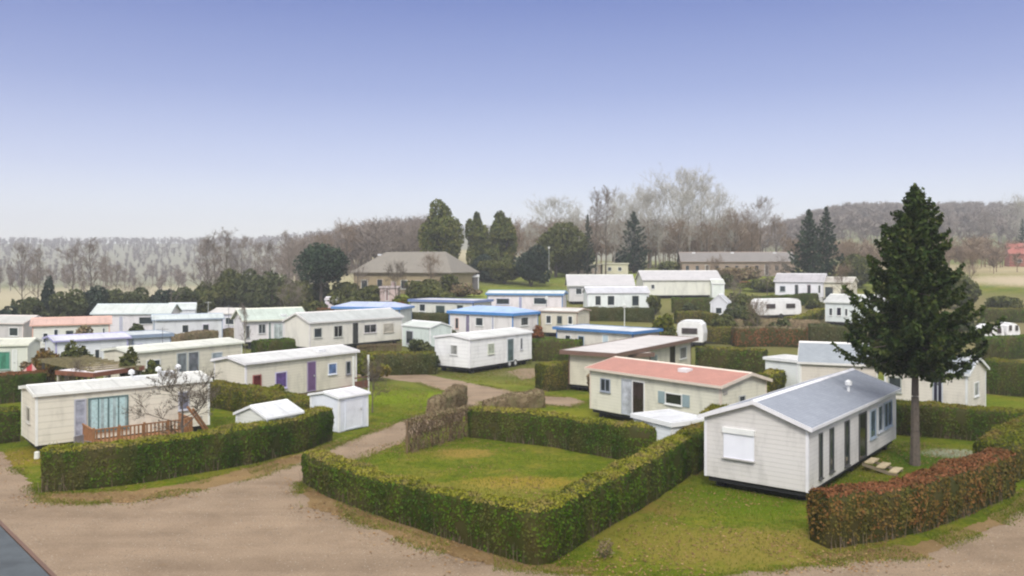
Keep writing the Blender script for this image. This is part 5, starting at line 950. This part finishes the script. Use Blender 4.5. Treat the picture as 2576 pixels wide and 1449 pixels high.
lab(wood_mass('brown_wood', 260, (720, 1130), (196, 250), (8.5, 13), TWIG, rng, tw=.09), 'brown leafless wood behind the large tiled house')
lab(wood_mass('pale_wood', 170, (1270, 1900), (185, 225), (8, 13), TWIG_RED, rng, tw=.08), 'dense bare undergrowth of the wood behind the flat buildings')
lab(wood_mass('hillside_wood', 1100, (1850, 2800), (310, 560), (7, 11), TWIG, rng, tw=.16), 'misty bare wood covering the hillside at the right')
lab(wood_mass('hilltop_wood', 2200, (-400, 1900), (620, 1220), (4, 10), TWIG, rng, tw=.16, nst=18), 'far hazy wood along the left horizon')
lab(wood_mass('scrub', 160, (1980, 2700), (165, 240), (4, 8), TWIG_RED, rng, tw=.08), 'reddish scrub at the foot of the hill at the right')
# grass blades on the nearer lawns
def blades(N, r):
    px = r.uniform(-60, 2640, N*3); py = r.uniform(960, 1460, N*3); Y = CAMZ*F/(py-HY); X = (px-CX)/F*Y
    return X, Y
def inside(pt, poly):
    x, y = pt; c = False; n = len(poly)
    for i in range(n):
        x1, y1 = poly[i]; x2, y2 = poly[i-1]
        if (y1 > y) != (y2 > y) and x < (x2-x1)*(y-y1)/(y2-y1)+x1: c = not c
    return c
LAWNS = [[(1400, 1408), (1640, 1290), (1740, 1180), (1770, 1195), (2035, 1262), (2045, 1398), (1800, 1440), (1500, 1440)], [(870, 1150), (1040, 1095), (1190, 1105), (1500, 1165), (1600, 1180), (1400, 1290), (1150, 1260)],
    [(2050, 1240), (2253, 1110), (2470, 1120), (2400, 1180), (2240, 1230)], [(-20, 1020), (50, 1100), (110, 1120), (105, 1245), (50, 1190), (-20, 1120)], [(940, 960), (1080, 985), (1060, 1035), (930, 1085)], [(530, 1060), (600, 1040), (840, 1010), (830, 1060), (560, 1100)], [(1050, 935), (1340, 905), (1360, 975), (1200, 962)]]
allp = []
for poly in LAWNS:
    W_ = [unproj(*q) for q in poly]; x0, y0 = np.min(W_, 0); x1, y1 = np.max(W_, 0); area = (x1-x0)*(y1-y0); n = int(min(22000, area*130)); P = np.stack([rng.uniform(x0, x1, n), rng.uniform(y0, y1, n)], 1)
    X, Y = P[:, 0], P[:, 1]; c = np.zeros(n, bool)
    for i in range(len(W_)):
        (ax, ay), (bx, by) = W_[i], W_[i-1]
        if ay == by: continue
        k = ((ay > Y) != (by > Y)) & (X < (bx-ax)*(Y-ay)/(by-ay)+ax); c ^= k
    allp.append(P[c])
P = np.concatenate(allp); n = len(P); B = np.stack([P[:, 0], P[:, 1], terrain(P[:, 0], P[:, 1])], 1); h_ = rng.uniform(.02, .075, n)*(1+.5*vnoise(B, .8, 9)); az = rng.uniform(0, 6.28, n); u = np.stack([np.cos(az), np.sin(az), 0*az], 1)*rng.uniform(.008, .02, n)[:, None]
tip = B+np.stack([rng.normal(0, .025, n), rng.normal(0, .025, n), h_], 1)
V = np.stack([B-u, B+u, tip], 1).reshape(-1, 3)
GRASSM = leafmat('grass_blades', [(.055, .095, .006), (.11, .145, .010), (.18, .18, .024), (.30, .23, .09)], scale=.5, rnd=.5, stretch=(1, 1, 1))
g_ = link('grass', np_mesh('grass', V, np.arange(n*3).reshape(-1, 3), GRASSM)); tag(g_, 'short grass blades and dead stalks on the nearer lawns', 'grass', None, 'stuff')
E_ = np.array(EDGE); E_ = E_[(E_[:, 1] < 62) & (E_[:, 1] > 20) & (np.abs(E_[:, 0]) < 30)]; n = 60000; q = E_[rng.integers(0, len(E_), n)]+rng.normal(0, .17, (n, 2)); B = np.stack([q[:, 0], q[:, 1], np.full(n, .004)], 1)
kk = vnoise(B, .7, 21) > -.25; B = B[kk]; n = len(B); h_ = rng.uniform(.02, .09, n); az = rng.uniform(0, 6.28, n); u = np.stack([np.cos(az), np.sin(az), 0*az], 1)*rng.uniform(.008, .02, n)[:, None]
V = np.stack([B-u, B+u, B+np.stack([rng.normal(0, .03, n), rng.normal(0, .03, n), h_], 1)], 1).reshape(-1, 3)
tag(link('grass', np_mesh('grass', V, np.arange(n*3).reshape(-1, 3), GRASSM)), 'ragged grass tufts along the edges of the gravel road', 'grass', None, 'stuff')
n = 26000; q = np.concatenate([E_[rng.integers(0, len(E_), n//2)]+rng.normal(0, .55, (n//2, 2)), P[rng.integers(0, len(P), n//2)]]); B = np.stack([q[:, 0], q[:, 1], np.full(len(q), .024)], 1); B = B[vnoise(B, .45, 31)+.4*vnoise(B, 2, 32) > .02]
V, Q = cards(B, np.tile([0, 0, 1.], (len(B), 1)), .055, rng, spread=.35); V[:, 2] = np.maximum(V[:, 2], .015)
tag(link('fallen_leaves', np_mesh('fallen_leaves', V, Q, leafmat('dead_leaves', [(.10, .05, .02), (.22, .12, .05), (.34, .22, .10)], rnd=.9, trans=0))), 'scattered brown fallen leaves on the lawns and road edges', 'leaves', None, 'stuff')
def in_poly(X, Y, W_):
    c = np.zeros(len(X), bool)
    for i in range(len(W_)):
        (ax, ay), (bx, by) = W_[i], W_[i-1]
        if ay != by: c ^= ((ay > Y) != (by > Y)) & (X < (bx-ax)*(Y-ay)/(by-ay)+ax)
    return c
W_ = [unproj(*q) for q in [(-40, 1190), (60, 1230), (110, 1268), (420, 1262), (740, 1170), (860, 1120), (1010, 1068), (1000, 1110), (860, 1150), (770, 1200), (780, 1270), (1000, 1350), (1330, 1445), (1700, 1452), (2060, 1432), (2450, 1350), (2600, 1280), (2620, 1520), (-60, 1520)]]
x0, y0 = np.min(W_, 0); x1, y1 = np.max(W_, 0); n = 26000; X, Y = rng.uniform(x0, x1, n), rng.uniform(y0, y1, n); k = in_poly(X, Y, W_) & (vnoise(np.stack([X, Y, 0*X], 1), .8, 77) > -.2); X, Y = X[k], Y[k]; n = len(X)
r_ = rng.uniform(.008, .032, n); az = rng.uniform(0, 6.28, n); V = []
for j in range(4): V.append(np.stack([X+np.cos(az+j*1.571)*r_*rng.uniform(.7, 1.3, n), Y+np.sin(az+j*1.571)*r_*rng.uniform(.7, 1.3, n), np.full(n, .004)], 1))
V.append(np.stack([X, Y, .008+r_*.7], 1)); V = np.stack(V, 1).reshape(-1, 3); b5 = np.arange(n)[:, None]*5
T_ = np.concatenate([b5+np.array([[j, (j+1) % 4, 4]]) for j in range(4)])
tag(link('gravel', np_mesh('gravel', V, T_, leafmat('gravel_stones', [(.13, .105, .08), (.19, .15, .11), (.25, .20, .15), (.32, .265, .205)], rnd=1., trans=0))), 'loose stones on the gravel road', 'gravel', None, 'stuff')
# ------------------------------------------------------------------ haze
hm = bpy.data.materials.new('haze'); hm.use_nodes = True; hn = hm.node_tree; hn.nodes.clear(); ho = hn.nodes.new('ShaderNodeOutputMaterial'); hv = hn.nodes.new('ShaderNodeVolumePrincipled')
hv.inputs['Color'].default_value = (.93, .94, .97, 1); hv.inputs['Density'].default_value = .00075; hv.inputs['Anisotropy'].default_value = .2; hn.links.new(hv.outputs[0], ho.inputs['Volume'])
m = MB(); m.box(-1900, -80, -4, 1900, 1300, 80); tag(m.build('haze', hm), 'thin pale haze filling the air over the valley', 'haze', None, 'stuff')
